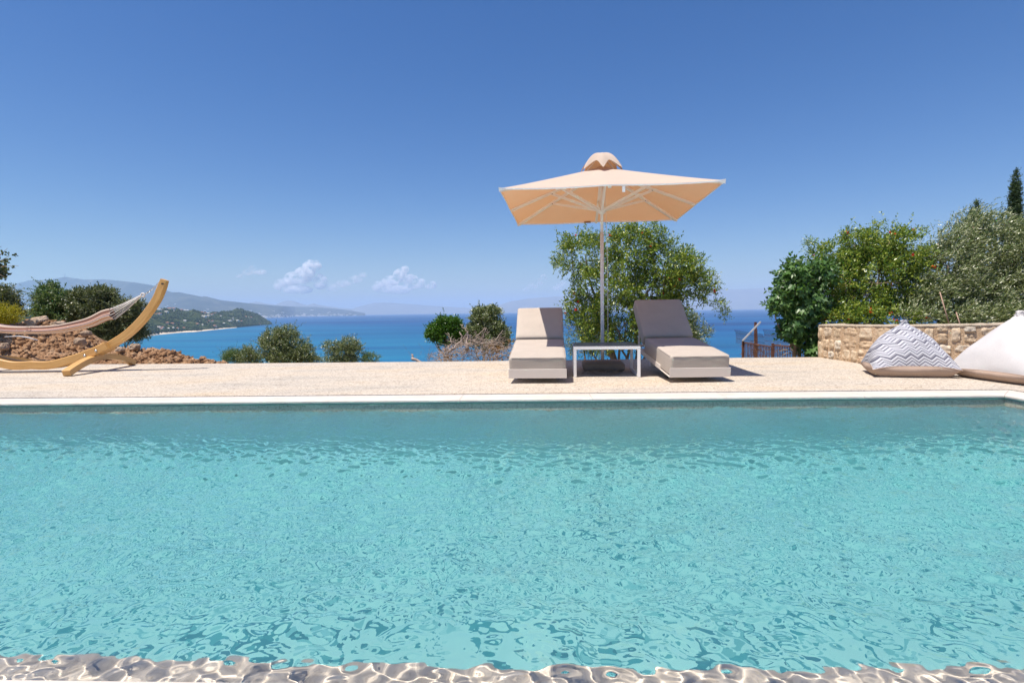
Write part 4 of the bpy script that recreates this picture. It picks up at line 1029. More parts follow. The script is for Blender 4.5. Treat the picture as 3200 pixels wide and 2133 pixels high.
def flowers(t, blobs, base, n, seed, size=0.028):
    r = random.Random(seed); bl = rel(blobs, base); b = MB()
    for k in range(9):
        a = 2*math.pi*k/9; c, s = math.cos(a), math.sin(a)
        b.add([(0, 0, -0.6), (c*0.55-s*0.35, s*0.55+c*0.35, 0.2), (c*1.1, s*1.1, 0.9), (c*0.55+s*0.35, s*0.55-c*0.35, 0.2)], [(0, 1, 2, 3)])
    b.tube([(0, 0, -1.6), (0, 0, -0.9), (0, 0, 0)], [0.3, 0.55, 0.5], 7)
    me = None
    for k in range(n):
        c = r.choice(bl); d = Vector((r.uniform(-1, 1), r.uniform(-1.3, -0.05), r.uniform(-0.5, 1))).normalized()
        p = Vector(c[:3])+Vector((d.x*c[3], d.y*c[4], d.z*c[5]))*r.uniform(1.0, 1.2)
        if me is None: o = b.build('flower', M['flower'], t); me = o.data
        else: o = bpy.data.objects.new('flower', me); COL.objects.link(o); o.parent = t
        o.location = p; s = size*r.uniform(0.6, 1.3); o.scale = (s, s, s); o.rotation_euler = (r.uniform(0, 3), r.uniform(0, 3), r.uniform(0, 6))

# pomegranate behind the parasol
D = 11.9
B = [bpx(1830, 800, D, 85, 75), bpx(1960, 790, D+.2, 95, 75), bpx(2045, 755, D, 40, 45), bpx(2090, 830, D, 90, 70), bpx(1900, 900, D-.1, 100, 80), bpx(2040, 900, D+.3, 110, 75), bpx(2150, 900, D, 70, 45), bpx(1785, 765, D, 35, 30, None, .7),
     bpx(1840, 985, D, 70, 60), bpx(1950, 1010, D, 80, 80), bpx(2070, 1000, D+.2, 90, 80), bpx(2205, 925, D, 45, 22), bpx(2150, 870, D, 60, 30), bpx(1870, 1060, D-.3, 60, 50), bpx(1780, 840, D, 22, 40, None, .5), bpx(1975, 740, D+.1, 60, 30), bpx(1795, 950, D, 35, 45, None, .6)]
base = Vector((2.55, 12.0, -0.55))
t = tree('pomegranate_tree', 'broad pomegranate tree with red blossoms behind the parasol and loungers', 'tree', base, B, (10000, 9, 0.062, 0.024, 0.18), 0.055, M['pom_leaf'], M['bark'], 31, nl=11, shell=0.35, gapk=-0.12)
flowers(t, B, base, 18, 5)
# long drooping spray and upright shoots on the same tree
bl = rel([bpx(2245, 950, D-.1, 22, 12), bpx(2262, 975, D-.1, 10, 20), bpx(2225, 885, D, 30, 8), bpx(2180, 850, D, 35, 10), bpx(2045, 712, D, 8, 20), bpx(1762, 820, D, 30, 10), bpx(1800, 885, D, 8, 30), bpx(1915, 735, D, 8, 26), bpx(2095, 775, D, 10, 34), bpx(2130, 795, D, 14, 22), bpx(1768, 775, D, 10, 28), bpx(2205, 862, D, 34, 6), bpx(2170, 815, D, 30, 10), bpx(1742, 830, D, 14, 7), bpx(2228, 905, D, 34, 6), bpx(1850, 742, D, 8, 16)], base)
grow(t, bl, 760, 9, 0.05, 0.016, 0.16, None, None, 77, shell=0.1, gapk=-9)
# right-hand pomegranate
D = 11.3
B = [bpx(2620, 880, D, 90, 80), bpx(2720, 830, D+.1, 100, 80), bpx(2820, 820, D, 75, 80), bpx(2590, 800, D, 50, 45), bpx(2670, 765, D, 60, 45), bpx(2780, 755, D, 65, 45), bpx(2560, 930, D, 60, 60), bpx(2700, 940, D, 110, 60), bpx(2830, 930, D, 80, 60), bpx(2640, 985, D-.5, 70, 35), bpx(2740, 730, D, 30, 30, None, .6), bpx(2850, 770, D, 30, 45), bpx(2720, 990, D-.6, 90, 28), bpx(2820, 995, D-.6, 60, 28), bpx(2600, 1000, D-.6, 50, 22)]
base = Vector((7.0, 10.9, 0.50))
t = tree('pomegranate_tree', 'pomegranate bush with red blossoms above the left end of the stone wall', 'tree', base, B, (9500, 9, 0.060, 0.024, 0.18), 0.05, M['pom_leaf'], M['bark'], 41, nl=10, extra=3, shell=0.3, lean=(0.12, 0, 0), gapk=-0.14)
flowers(t, B, base, 22, 15)
bl = rel([bpx(2735, 712, D, 12, 18), bpx(2755, 700, D, 14, 8), bpx(2868, 722, D, 28, 6), bpx(2640, 735, D, 10, 18), bpx(2885, 790, D, 8, 30), bpx(2530, 765, D, 14, 20)], base)
grow(t, bl, 260, 8, 0.045, 0.015, 0.14, None, None, 78, shell=0.1, gapk=-9)
# fig tree at the end of the wall
def fig_leaves(name, blobs, n, size, mat, parent, seed):
    r = np.random.default_rng(seed); b = MB()
    out = []
    for k in range(11):
        a = math.pi*(-0.5+k/10.0*1.0)*1.55; lob = 1.0 if k % 2 == 1 or k in (5,) else 0.55
        out.append((math.sin(a)*lob*(0.8 if k in (1, 9) else 1), math.cos(a)*lob))
    bl = np.array([x[:6] for x in blobs]); w = bl[:, 3]*bl[:, 5]
    for i in range(n):
        c = bl[r.choice(len(bl), p=w/w.sum())]; d = r.normal(size=3); d /= np.linalg.norm(d); p = c[:3]+d*c[3:6]*r.uniform(0.55, 1.05)
        s = size*r.uniform(0.6, 1.15); nrm = Vector(d)*0.7+Vector((0, -0.4, 0.8))+Vector(r.normal(size=3))*0.45; nrm.normalize()
        y = Vector((d[0], d[1], -0.3)).cross(nrm).cross(nrm)*-1; y = y.normalized() if y.length > 1e-3 else Vector((0, 1, 0)); x = y.cross(nrm)
        V = [Vector(p)-y*0.25*s]
        for (u, v) in out: V.append(Vector(p)+x*u*s*0.55+y*v*s*0.75-nrm*0.10*s*(u*u))
        b.add(V, [(0, k, k+1) for k in range(1, 11)])
    return b.build(name, mat, parent)
D = 10.9
B = [bpx(2480, 880, D, 50, 60), bpx(2520, 960, D, 60, 60), bpx(2480, 1010, D, 45, 55), bpx(2450, 940, D, 45, 30), bpx(2530, 1060, D, 32, 45), bpx(2560, 860, D, 50, 50), bpx(2420, 960, D, 22, 14), bpx(2545, 1098, D-.3, 25, 16), bpx(2470, 1040, D, 25, 25)]
base = Vector((6.15, 11.2, -0.5)); t = thing('fig_tree', 'fig tree with large lobed leaves at the left end of the stone wall', 'tree', base)
bl = rel(B, base); limbs('trunk', (0, 0, -0.05), bl, 0.05, M['bark'], t, 9); fig_leaves('crown', bl, 1500, 0.155, M['fig_leaf'], t, 12)
leaves('inner_foliage', rel(B[:7], base), 900, 7, 0.09, 0.05, 0.2, M['fig_leaf'], t, 14, shell=0.1)
# large olive on the right, wind blown
D = 11.2
B = [bpx(2960, 830, D, 100, 90), bpx(3080, 780, D+.3, 110, 100), bpx(3180, 830, D, 90, 110), bpx(3040, 700, D+.3, 60, 45), bpx(3140, 700, D+.3, 60, 35), bpx(2900, 920, D-.2, 90, 75), bpx(3030, 920, D, 120, 85), bpx(3160, 930, D, 100, 90), bpx(2930, 760, D, 45, 35, None, .7), bpx(3260, 780, D, 80, 120), bpx(3000, 985, D-.6, 100, 35), bpx(3130, 985, D-.6, 90, 35), bpx(2995, 745, D, 45, 35), bpx(2860, 985, D-.7, 55, 28)]
base = Vector((9.4, 11.4, 0.5))
t = tree('olive_tree', 'large silvery olive tree leaning in the wind behind the stone wall', 'tree', base, B, (18000, 9, 0.062, 0.015, 0.18), 0.09, M['olive_leaf'], M['bark'], 51, nl=9, shell=0.3, lean=(0.55, 0, 0.12), spread=0.55)
# cypresses
def cypress(xt, yt, yb, D, wpx, label, seed):
    tp = P(xt, yt, D); bt = P(xt-22, yb, D); base = Vector((bt.x, bt.y, -0.6)); t = thing('cypress_tree', label, 'tree', base, 0, 'cypresses behind the olive'); H = tp.z+0.6
    b = MB(); b.tube([(0, 0, 0), ((tp.x-bt.x)*0.5, 0, H*0.5), (tp.x-bt.x, 0, H*0.97)], [0.09, 0.06, 0.01], 7); b.build('trunk', M['bark'], t)
    k = D/FPX; bl = []
    for i in range(16):
        f = i/15; x = (tp.x-bt.x)*f*f; rr = wpx*k*0.5*(1.15-f)**0.55*random.uniform(0.85, 1.15)*(1 if i < 15 else .5); bl.append((x+random.uniform(-.04, .04), random.uniform(-.04, .04), 0.3+f*(H-0.35), rr, rr, 0.28))
    leaves('crown', bl, 11000, 8, 0.05, 0.018, 0.11, M['cypress_leaf'], t, seed, up=1.1, shell=0.3, lean=(0.2, 0, 0), gapk=-9); return t
cypress(3176, 553, 800, 14.0, 52, 'tall dark cypress rising behind the olive tree by the right edge', 61)
cypress(3047, 650, 800, 14.0, 46, 'shorter cypress tip showing above the middle of the olive tree', 62)
# olive behind the right lounger
def olive(label, base, B, ns, seed, mat='olive_leaf', name='olive_tree', L=0.055, W=0.017, sl=0.17, r=0.05, per=8, group=None, **kw):
    return tree(name, label, 'tree' if 'tree' in name else 'shrub', base, B, (ns, per, L, W, sl), r, M[mat], M['bark'], seed, group, **kw)
D = 15; olive('small olive tree showing beside the backrest of the right lounger', Vector((5.1, 15, -1.3)), [bpx(2150, 1000, D, 30, 25), bpx(2185, 1040, D, 32, 30), bpx(2150, 1070, D, 45, 35), bpx(2110, 1030, D, 40, 40)], 2200, 71)
D = 15; olive('grey green olive behind the parasol pole and low table', Vector((2.3, 15, -1.3)), [bpx(1820, 1060, D, 50, 50), bpx(1870, 1050, D, 50, 50), bpx(1850, 1000, D, 40, 40)], 2200, 72, 'olive_dark')
# middle distance
D = 22
olive('big rounded olive in the centre left, just beyond the deck edge', Vector((P(885, 1100, D).x, D, terrain_z(0, D))), [bpx(850, 1060, D, 35, 32), bpx(888, 1060, D, 36, 34), bpx(905, 1040, D, 22, 22), bpx(865, 1095, D, 55, 45), bpx(920, 1095, D, 50, 45), bpx(950, 1110, D, 30, 35), bpx(865, 1045, D, 22, 20), bpx(900, 1125, D, 75, 35)], 6500, 81, 'olive_leaf', L=0.07, W=0.024, sl=0.2, up=0.5)
olive('low pale green shrub left of the big rounded olive', Vector((P(770, 1120, D).x, D, terrain_z(0, D))), [bpx(770, 1115, D, 26, 26), bpx(795, 1122, D, 20, 20)], 1300, 82, 'olive_leaf', 'shrub', L=0.07, W=0.02, sl=0.24, r=0.02, up=0.8)
olive('low feathery shrub at the right end of the dirt heap', Vector((P(725, 1120, D).x, D, terrain_z(0, D))), [bpx(726, 1120, D, 24, 22)], 900, 83, 'mastic_leaf', 'shrub', L=0.06, W=0.016, sl=0.28, r=0.02, up=0.9)
olive('tiny shrub between the two olive groups at the deck edge', Vector((P(985, 1125, D).x, D, terrain_z(0, D))), [bpx(985, 1128, D, 18, 12)], 350, 84, 'olive_leaf', 'shrub', r=0.02)
olive('double crowned olive beyond the middle of the deck edge', Vector((P(1070, 1125, D).x, D, terrain_z(0, D))), [bpx(1037, 1082, D, 22, 20), bpx(1090, 1078, D, 27, 24), bpx(1105, 1100, D, 28, 26), bpx(1075, 1110, D, 30, 28), bpx(1040, 1128, D, 28, 15), bpx(1085, 1128, D, 30, 18)], 3000, 85, 'olive_leaf', L=0.07, W=0.022, sl=0.2)
olive('small reddish green shrub right of the double olive', Vector((P(1155, 1125, D).x, D, terrain_z(0, D))), [bpx(1155, 1122, D, 24, 16)], 600, 86, 'mastic_leaf', 'shrub', r=0.02)
D = 17
tg = tree('carob_tree', 'small bright green round tree above the brush pile', 'tree', Vector((P(1405, 1130, D).x, D, terrain_z(0, D))), [bpx(1365, 1035, D, 30, 25), bpx(1385, 1012, D, 24, 20), bpx(1415, 1018, D, 28, 24), bpx(1430, 1045, D, 26, 26), bpx(1395, 1050, D, 34, 28), bpx(1350, 1042, D, 16, 16)], (3600, 8, 0.06, 0.03, 0.14), 0.05, M['green_leaf'], M['bark'], 87)
olive('silvery olive tree right of the bright green tree, left of the lounger', Vector((P(1520, 1120, D).x, D, terrain_z(0, D))), [bpx(1500, 985, D, 28, 25), bpx(1540, 975, D, 20, 20), bpx(1515, 1015, D, 42, 35), bpx(1550, 1030, D, 32, 32), bpx(1480, 1045, D, 32, 30), bpx(1530, 1060, D, 50, 35), bpx(1570, 1055, D, 20, 35)], 6000, 88, 'olive_leaf', L=0.06, W=0.026, sl=0.13)
# left bushes behind the dirt heap
D = 17
olive('dark mastic bush behind the dirt heap, left one of three', Vector((P(180, 1050, D).x, D, terrain_z(0, D))), [bpx(150, 925, D, 30, 30), bpx(195, 945, D, 50, 40), bpx(160, 960, D, 45, 40), bpx(210, 985, D, 60, 35), bpx(165, 905, D, 12, 22), bpx(180, 1000, D, 40, 30)], 5200, 91, 'mastic_leaf', 'shrub', L=0.07, W=0.028, sl=0.17, r=0.04, group='bushes behind the dirt heap')
olive('dark olive bush behind the dirt heap, middle one of three', Vector((P(310, 1050, D).x, D, terrain_z(0, D))), [bpx(255, 940, D, 35, 35), bpx(310, 925, D, 42, 28), bpx(340, 945, D, 35, 25), bpx(290, 970, D, 60, 40), bpx(270, 1000, D, 40, 25), bpx(240, 985, D, 25, 30)], 5200, 92, 'olive_dark', 'shrub', L=0.07, W=0.028, sl=0.17, r=0.04, group='bushes behind the dirt heap')
olive('dark olive bush behind the hammock stand arm, right one of three', Vector((P(380, 1080, D).x, D, terrain_z(0, D))), [bpx(400, 975, D, 42, 35), bpx(430, 960, D, 20, 18), bpx(380, 1010, D, 60, 40), bpx(350, 1035, D, 50, 30), bpx(410, 1040, D, 42, 25), bpx(330, 1010, D, 30, 30)], 5200, 93, 'olive_dark', 'shrub', L=0.07, W=0.026, sl=0.17, r=0.04, group='bushes behind the dirt heap')
D = 15
olive('dense dark bush cut by the left edge behind the yellow shrub', Vector((P(0, 1050, D).x, D, terrain_z(0, D))), [bpx(10, 930, D, 30, 35), bpx(0, 970, D, 45, 40), bpx(35, 985, D, 25, 30), bpx(-60, 950, D, 60, 60)], 4200, 94, 'olive_dark', 'shrub', L=0.07, W=0.022, sl=0.2, r=0.05)
D = 14.3
olive('yellow flowering shrub at the left edge above the hammock', Vector((P(0, 1050, D).x, D, terrain_z(0, D))), [bpx(15, 985, D, 32, 25), bpx(45, 1000, D, 20, 14), bpx(-15, 975, D, 30, 25), bpx(5, 1005, D, 40, 15)], 1900, 95, 'yellow_leaf', 'shrub', L=0.03, W=0.018, sl=0.2, r=0.02)
D = 12.2
base = Vector((P(-260, 900, D).x, D, -0.5))
t = tree('broadleaf_tree', 'dark leafy branch of a tree reaching in at the left edge', 'tree', base, [bpx(-180, 800, D, 90, 90), bpx(-120, 860, D, 90, 70), bpx(-200, 930, D, 80, 60)], (2500, 7, 0.085, 0.06, 0.2), 0.07, M['dark_leaf'], M['bark'], 96)
grow(t, rel([bpx(-10, 830, D, 30, 30), bpx(20, 805, D, 16, 16), bpx(35, 830, D, 18, 8), bpx(5, 860, D, 14, 20), bpx(-50, 830, D, 45, 45)], base), 110, 5, 0.065, 0.05, 0.12, None, None, 97, shell=0.1, gapk=-9)
b = MB(); s0 = P(-180, 840, D)-base
for (x, y) in ((24, 775), (58, 830), (18, 868), (30, 800)): b.tube([s0, (P(-40, 835, D)-base), P(x, y, D)-base], [0.03, 0.014, 0.003], 5)
b.build('branch', M['bark'], t)

# ------------------------------------------------------------------ dirt heaps
def heap(label, crest, Dc, wy_near, wy_far, seed, nclod):
    xs_ = [P(x, y, Dc).x for x, y in crest]; zs_ = [P(x, y, Dc).z for x, y in crest]; nx_, ny_ = 420, 100
    X = np.linspace(xs_[0], xs_[-1], nx_); Yt = np.linspace(-1, 1, ny_); V = []
    def hz(x, ty):
        c = np.interp(x, xs_, zs_); prof_ = max(0, math.cos(ty*math.pi/2))**(0.75 if ty < 0 else 0.9); y = Dc+(ty*wy_near if ty < 0 else ty*wy_far)
        z = -0.62+(c+0.62)*prof_
        n = 0.20*noise.fractal(Vector((x*0.9+seed, y*0.9, 0)), 1.0, 2.0, 5)+0.08*(0.5-abs(noise.noise(Vector((x*4.5, y*3.5, seed)))))+0.045*(0.4-abs(noise.noise(Vector((x*11, y*9, seed)))))+0.035*noise.noise(Vector((x*27, y*22, seed)))-0.06
        return y, z+n*prof_**0.6*0.8-0.04
    for x in X:
        for ty in Yt: y, z = hz(x, ty); V.append((x, y, z))
    F = [(i*ny_+j, (i+1)*ny_+j, (i+1)*ny_+j+1, i*ny_+j+1) for i in range(nx_-1) for j in range(ny_-1)]
    c0 = Vector((float(np.mean(xs_)), Dc, -0.6)); t = thing('dirt_heap', label, 'dirt heap', c0)
    mk('earth', [Vector(v)-c0 for v in V], F, M['dirt'], t, smooth=False)
    r = np.random.default_rng(seed); pts = []; rad = []
    for k in range(nclod):
        x = r.uniform(xs_[0], xs_[-1]); ty = r.uniform(-0.98, 0.15); y, z = hz(x, ty); s = 0.008+0.055*r.random()**7; pts.append((x-c0.x, y-c0.y, z-c0.z+s*0.15)); rad.append(s)
    VV, FF = blobs_mesh(np.array(pts), np.array(rad), seed, True); struct(mk('clods', VV, FF, M['dirt'], t), 'stuff')
    return hz
hz1 = heap('large heap of orange brown earth behind the hammock', [(-420, 1040), (-200, 1020), (-60, 1012), (0, 1012), (69, 1008), (126, 1003), (214, 1012), (268, 1034), (325, 1070), (367, 1092), (430, 1125)], 13.2, 1.9, 1.8, 3, 8000)
hz2 = heap('low heap of loose earth trailing right from the hammock stand', [(300, 1120), (340, 1100), (367, 1092), (421, 1082), (497, 1091), (555, 1098), (582, 1112), (631, 1111), (689, 1131), (715, 1142)], 12.1, 1.1, 1.1, 9, 5000)
def rock(px, py, D, wpx, hpx, label, seed, rz=0.0):
    bm = bmesh.new(); bmesh.ops.create_icosphere(bm, subdivisions=4, radius=1.0); k = D/FPX
    for v in bm.verts:
        n = v.co.normalized(); f = 1+0.30*noise.noise(n*1.3+Vector((seed, 0, 0)))+0.12*noise.noise(n*3.5+Vector((seed, 2, 0)))
        q = n*f; q = Vector([math.copysign(abs(c)**0.85, c) for c in q]); v.co = Vector((q.x*wpx*k/2, q.y*wpx*k*0.4, q.z*hpx*k/2))
    me = bpy.data.meshes.new('rock'); bm.to_mesh(me); bm.free(); me.materials.append(M['rock']); o = bpy.data.objects.new('rock', me); COL.objects.link(o)
    o.location = P(px, py, D); o.rotation_euler = (0, rz, seed); tag(o, label, 'rock', 'rocks lying in the dirt'); return o
rock(112, 1004, 13.0, 62, 24, 'flat tilted slab of rock on top of the large earth heap', 1, -0.35)
rock(10, 1083, 11.9, 34, 26, 'rounded boulder in the earth heap at the left edge', 2)
rock(250, 1068, 12.3, 34, 26, 'angular brown boulder in the right flank of the large heap', 3)
rock(270, 1042, 12.7, 30, 18, 'pale stone near the top right of the large heap', 4)
rock(422, 1084, 11.9, 36, 22, 'dark boulder crowning the low heap beside the stand arm', 5)
rock(375, 1092, 11.8, 26, 16, 'small brown rock at the left end of the low heap', 6)
rock(185, 1012, 13.0, 40, 16, 'low brown stone beside the slab on the heap top', 7)
b = MB(); b.tube([P(15, 1052, 11.9), P(60, 1050, 11.85), P(90, 1055, 11.8), P(118, 1063, 11.8)], [0.008, 0.013, 0.014, 0.012], 8)
tag(b.build('pipe', M['galv'], None, smooth=True), 'bent grey pipe sticking out of the large earth heap', 'pipe')

# ------------------------------------------------------------------ brush pile, dead wood, driftwood
def jag(a, c, n, amp, r, seed, b, taper=0.3, fork=0):
    rr = random.Random(seed); a = Vector(a); c = Vector(c); pts = [a.lerp(c, i/n)+Vector((rr.uniform(-1, 1), rr.uniform(-1, 1), rr.uniform(-1, 1)))*amp*(0 < i < n) for i in range(n+1)]
    b.tube(pts, [r*(1-(1-taper)*i/n) for i in range(n+1)], 6)
    for k in range(fork):
        i = rr.randint(1, n-1); d = (c-a).length*rr.uniform(0.25, 0.5); e = pts[i]+Vector((rr.uniform(-1, 1), rr.uniform(-.4, .4), rr.uniform(-0.1, 1))).normalized()*d
        b.tube([pts[i], pts[i].lerp(e, 0.5)+Vector((0, 0, rr.uniform(-.04, .06))), e], [r*0.5, r*0.38, r*0.15], 5)
D = 12.6; c0 = Vector((P(1490, 1128, D).x, D, -0.5)); t = thing('brush_pile', 'pile of dry cut branches beyond the deck, left of the lounger', 'brush pile', c0)
b = MB(); r = random.Random(3)
for (x0, y0, x1, y1, rd, sd) in ((1400, 1128, 1460, 1075, .035, 1), (1405, 1125, 1445, 1095, .04, 2), (1460, 1118, 1463, 1060, .045, 3), (1462, 1062, 1438, 1040, .014, 4), (1500, 1100, 1520, 1050, .014, 5), (1488, 1080, 1515, 1052, .013, 6), (1515, 1052, 1526, 1070, .012, 7), (1490, 1100, 1530, 1062, .012, 8), (1540, 1098, 1572, 1058, .012, 9), (1545, 1098, 1580, 1075, .011, 10), (1500, 1098, 1560, 1098, .018, 11), (1415, 1100, 1400, 1066, .014, 12), (1395, 1120, 1425, 1088, .014, 13), (1385, 1122, 1410, 1105, .012, 14), (1445, 1082, 1436, 1066, .01, 15)):
    jag(P(x0, y0, D-.2), P(x1, y1, D-.1), 6, 0.02, rd, sd, b, 0.45, 3)
b.V = [tuple(Vector(v)-c0) for v in b.V]; b.build('branches', M['dead_wood'], t, smooth=True)
b = MB()
for k in range(620):
    x = r.uniform(-0.95, 1.0); y = r.uniform(-0.4, 0.5); h = 0.62*max(0, 1-(x/1.15)**2)**0.7; z = r.uniform(0.0, 1)*h; a = r.uniform(0, 6.28); L = r.uniform(0.12, 0.4)
    e = Vector((math.cos(a)*L, math.sin(a)*L*0.6, r.uniform(-0.12, 0.16))); p = Vector((x, y, z)); b.tube([p, p+e*0.5+Vector((0, 0, 0.03)), p+e], [0.005, 0.004, 0.002], 4)
b.build('twigs', M['dead_wood'], t); t.location.z = -0.30
leaves('dry_leaves', [(0, 0, 0.2, 0.9, 0.4, 0.32), (0.75, 0, 0.25, 0.4, 0.3, 0.3)], 240, 6, 0.05, 0.025, 0.15, M['dry_leaf'], t, 7)
b = MB(); jag(P(1288, 1106, 11.3), P(1292, 1126, 11.3), 3, 0.005, .022, 3, b, 0.9); jag(P(1287, 1119, 11.3), P(1322, 1133, 11.25), 5, 0.006, .038, 4, b, 0.5)
tag(b.build('driftwood', M['dead_wood'], None, smooth=True), 'short bleached log standing at the deck edge left of the brush pile', 'log')
olive('sparse dry russet weeds at the deck edge by the log', Vector((P(1345, 1125, 11.6).x, 11.6, -0.55)), [bpx(1335, 1120, 11.6, 14, 14), bpx(1350, 1124, 11.6, 20, 8), bpx(1300, 1128, 11.6, 12, 5)], 70, 98, 'dry_leaf', 'shrub', L=0.02, W=0.008, sl=0.16, r=0.006, up=1.0)
# ------------------------------------------------------------------ rusty fence
D = 13.0; c0 = Vector((P(2322, 1117, D).x, D, -0.85)); t = thing('fence', 'rusty iron bar fence with curved mesh top beyond the deck corner', 'fence', c0)
def L_(p): return p-c0
posts = [(2322, 1064, 13.0), (2415, 1072, 12.4), (2520, 1085, 11.9)]
for (x, y, d_) in posts:
    b = MB(); tp = P(x, y, d_); b.bar(L_(Vector((tp.x, tp.y, -0.85))), L_(tp), 0.045, 0.045, (1, 0, 0)); b.build('post', M['rust'], t)
for k in range(2):
    (x0, y0, d0), (x1, y1, d1) = posts[k], posts[k+1]; a = P(x0, y0+5, d0); c = P(x1, y1+12 if k == 0 else y1+3, d1)
    b = MB(); b.bar(L_(a), L_(c), 0.03, 0.03); b.build('rail', M['rust'], t)
    b = MB(); n_b = 20
    for i in range(1, n_b):
        q = a.lerp(c, i/n_b); b.bar(L_(Vector((q.x, q.y, -0.8))), L_(q), 0.014, 0.014, (1, 0, 0))
    b.build('bars', M['rust'], t)
    b = MB()
    for i in range(34):
        q = a.lerp(c, i/34)+Vector((0.02, 0.45, -0.05)); tz = 0.40 if k else 0.34
        pts = [q, q+Vector((0, 0, tz*0.6)), q+Vector((-0.03, -0.04, tz*0.85)), q+Vector((-0.09, -0.1, tz))]; b.tube([L_(p) for p in pts], 0.0035, 4)
    for zz in (0.12, 0.26): b.bar(L_(a+Vector((0.02, .45, zz-.05))), L_(c+Vector((0.02, .45, zz-.05))), 0.006, 0.006)
    b.build('mesh_top', M['rust'], t)
b = MB(); tp = P(2361, 1006, 13.4); b.bar((tp.x, tp.y, -0.9), tp, 0.05, 0.05, (1, 0, 0)); tp2 = P(2364, 1030, 13.35); b.bar((tp2.x, tp2.y-0.06, -0.9), tp2, 0.035, 0.03, (1, 0, 0)); tag(b.build('fence_post', M['rust'], None), 'tall rusty post rising behind the iron fence', 'post')
b = MB(); b.bar(P(2320, 1065, 12.95), P(2377, 1005, 13.2), 0.035, 0.02, (0, 1, 0)); tag(b.build('plank', M['galv'], None), 'pale grey batten propped diagonally on the fence post', 'plank')
t2 = leaves('dry_vine', [(*(P(2345, 1092, 13.1)), 0.25, 0.15, 0.2), (*(P(2380, 1105, 13.0)), 0.3, 0.15, 0.15), (*(P(2430, 1100, 12.6)), 0.25, 0.12, 0.12)], 260, 6, 0.03, 0.016, 0.14, M['dry_leaf'], None, 17, shell=0.1)
tag(t2, 'dried orange brown creeper hanging on the iron fence', 'creeper')
b = MB(); dd = 11.6; pts = [(2500, 1110), (2482, 1100), (2472, 1090), (2468, 1078), (2474, 1072)]
b.tube([P(x, y, dd) for x, y in pts], [.03, .028, .024, .02, .012], 7)
for pl in ([(2474, 1103), (2455, 1104), (2440, 1114)], [(2468, 1092), (2450, 1094), (2435, 1097)], [(2510, 1082), (2495, 1080), (2482, 1077)], [(2485, 1077), (2479, 1066)], [(2460, 1094), (2446, 1092)]):
    b.tube([P(x, y, dd) for x, y in pl], [.013, .010, .004][:len(pl)], 6)
tag(b.build('dead_branch', M['dead_wood'], None, smooth=True), 'bare forked bleached branch in front of the iron fence', 'branch')
# two canes standing in the planting bed
for (x0, y0, x1, y1, lab) in ((2971, 1012, 2937, 912, 'longer thin cane leaning in the olive behind the wall'), (3005, 1012, 2988, 975, 'shorter thin cane leaning behind the wall')):
    b = MB(); p0 = P(x0, y0+18, 9.0); p1 = P(x1, y1, 9.1); b.tube([p0, p1], [0.011, 0.008], 7); tag(b.build('cane', simple('cane', (0.42, 0.27, 0.2), 0.7), None, smooth=True), lab, 'cane', 'canes behind the wall')

# ------------------------------------------------------------------ haze
def m_haze():
    m = bpy.data.materials.new('haze'); m.use_nodes = True; nt = m.node_tree; nt.nodes.clear()
    out = N(nt, 'ShaderNodeOutputMaterial'); pv = N(nt, 'ShaderNodeVolumePrincipled'); pv.inputs['Color'].default_value = (0.62, 0.79, 1.0, 1)
    pv.inputs['Density'].default_value = 4.6e-5; pv.inputs['Anisotropy'].default_value = 0.0; nt.links.new(pv.outputs[0], out.inputs[1]); return m
b = MB(); b.box(-64000, 64000, -3000, 66000, SEA-30, 1260); hz_o = struct(b.build('haze', m_haze()), 'stuff')
# ------------------------------------------------------------------ clouds, far beyond the haze
def m_cloud(seed, dens_):
    m = bpy.data.materials.new('cloud'); m.use_nodes = True; nt = m.node_tree; nt.nodes.clear()
    out = N(nt, 'ShaderNodeOutputMaterial'); pv = N(nt, 'ShaderNodeVolumePrincipled'); pv.inputs['Color'].default_value = (1, 1, 1, 1); pv.inputs['Anisotropy'].default_value = 0.0
    v = coords(nt, 'Object', (1/900., 1/900., 1/700.)); f = noisef(nt, v, 1.0, 5, 0.62)
    mr = N(nt, 'ShaderNodeMapRange'); mr.inputs['From Min'].default_value = 0.45; mr.inputs['From Max'].default_value = 0.69; mr.inputs['To Max'].default_value = dens_
    nt.links.new(f, mr.inputs['Value']); nt.links.new(mr.outputs[0], pv.inputs['Density']); nt.links.new(pv.outputs[0], out.inputs[1]); return m
mc1, mc2 = m_cloud(0, 0.006), m_cloud(1, 0.0022)
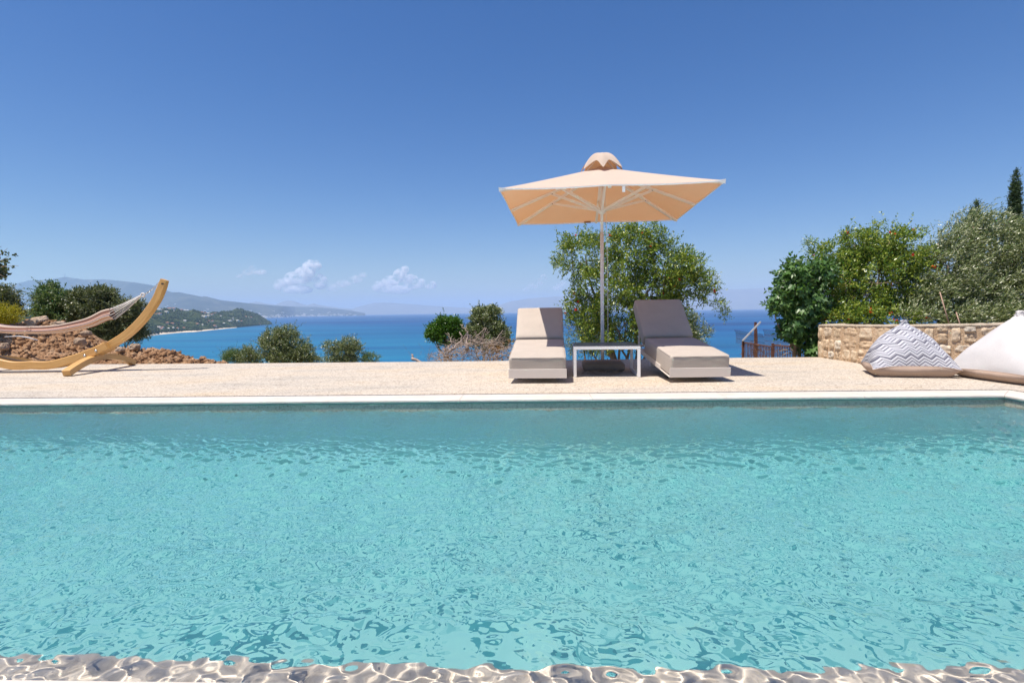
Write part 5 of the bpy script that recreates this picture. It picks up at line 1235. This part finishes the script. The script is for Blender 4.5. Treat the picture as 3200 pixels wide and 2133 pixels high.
def cloud(blobs, mat, label):
    D = 72000.0; k = D/FPX; c0 = P(blobs[0][0], blobs[0][1], D); b = MB()
    bm = bmesh.new()
    for (x, y, r, *q) in blobs:
        p = P(x, y, D)-c0; m_ = Matrix.Translation(p) @ Matrix.Diagonal((r*k, r*k*0.8, (q[0] if q else r*0.8)*k, 1))
        bmesh.ops.create_icosphere(bm, subdivisions=3, radius=1.0, matrix=m_)
    me = bpy.data.meshes.new('cloud'); bm.to_mesh(me); bm.free(); me.materials.append(mat); o = bpy.data.objects.new('cloud', me); COL.objects.link(o); o.location = c0
    tag(o, label, 'cloud', 'small cumulus clouds over the sea'); return o
cloud([(750, 862, 14, 7), (772, 852, 16, 10), (790, 843, 20, 14), (812, 850, 22, 10)], mc2, 'small wispy white cloud, leftmost over the headland')
cloud([(880, 890, 26, 20), (915, 875, 30, 26), (950, 860, 32, 28), (970, 835, 26, 24), (985, 830, 20, 18), (930, 905, 50, 14), (1000, 880, 25, 25)], mc1, 'largest white cumulus cloud, second from the left')
cloud([(1040, 898, 24, 14), (1075, 885, 26, 14), (1110, 872, 24, 14), (1135, 860, 14, 9)], mc2, 'faint thin cloud between the two largest clouds')
cloud([(1185, 895, 24, 18), (1220, 880, 28, 20), (1250, 860, 22, 22), (1265, 842, 14, 12), (1285, 880, 26, 24), (1310, 885, 24, 16), (1240, 905, 50, 14), (1345, 890, 20, 14)], mc1, 'wide cumulus cloud third in the row, left of the lounger')
cloud([(1645, 902, 14, 9), (1665, 893, 16, 10), (1690, 880, 16, 12), (1700, 866, 12, 11)], mc2, 'small slanting cloud above the left lounger')
cloud([(1755, 888, 18, 12), (1740, 900, 18, 8)], mc2, 'small cloud just left of the pomegranate tree')
cloud([(2180, 868, 22, 14), (2200, 855, 20, 14), (2230, 865, 22, 12)], mc2, 'small cloud beside the right side of the pomegranate')
cloud([(2440, 862, 14, 8), (2455, 858, 12, 8)], mc2, 'small faint cloud left of the fig tree')
print('BUILT', len(bpy.data.objects))
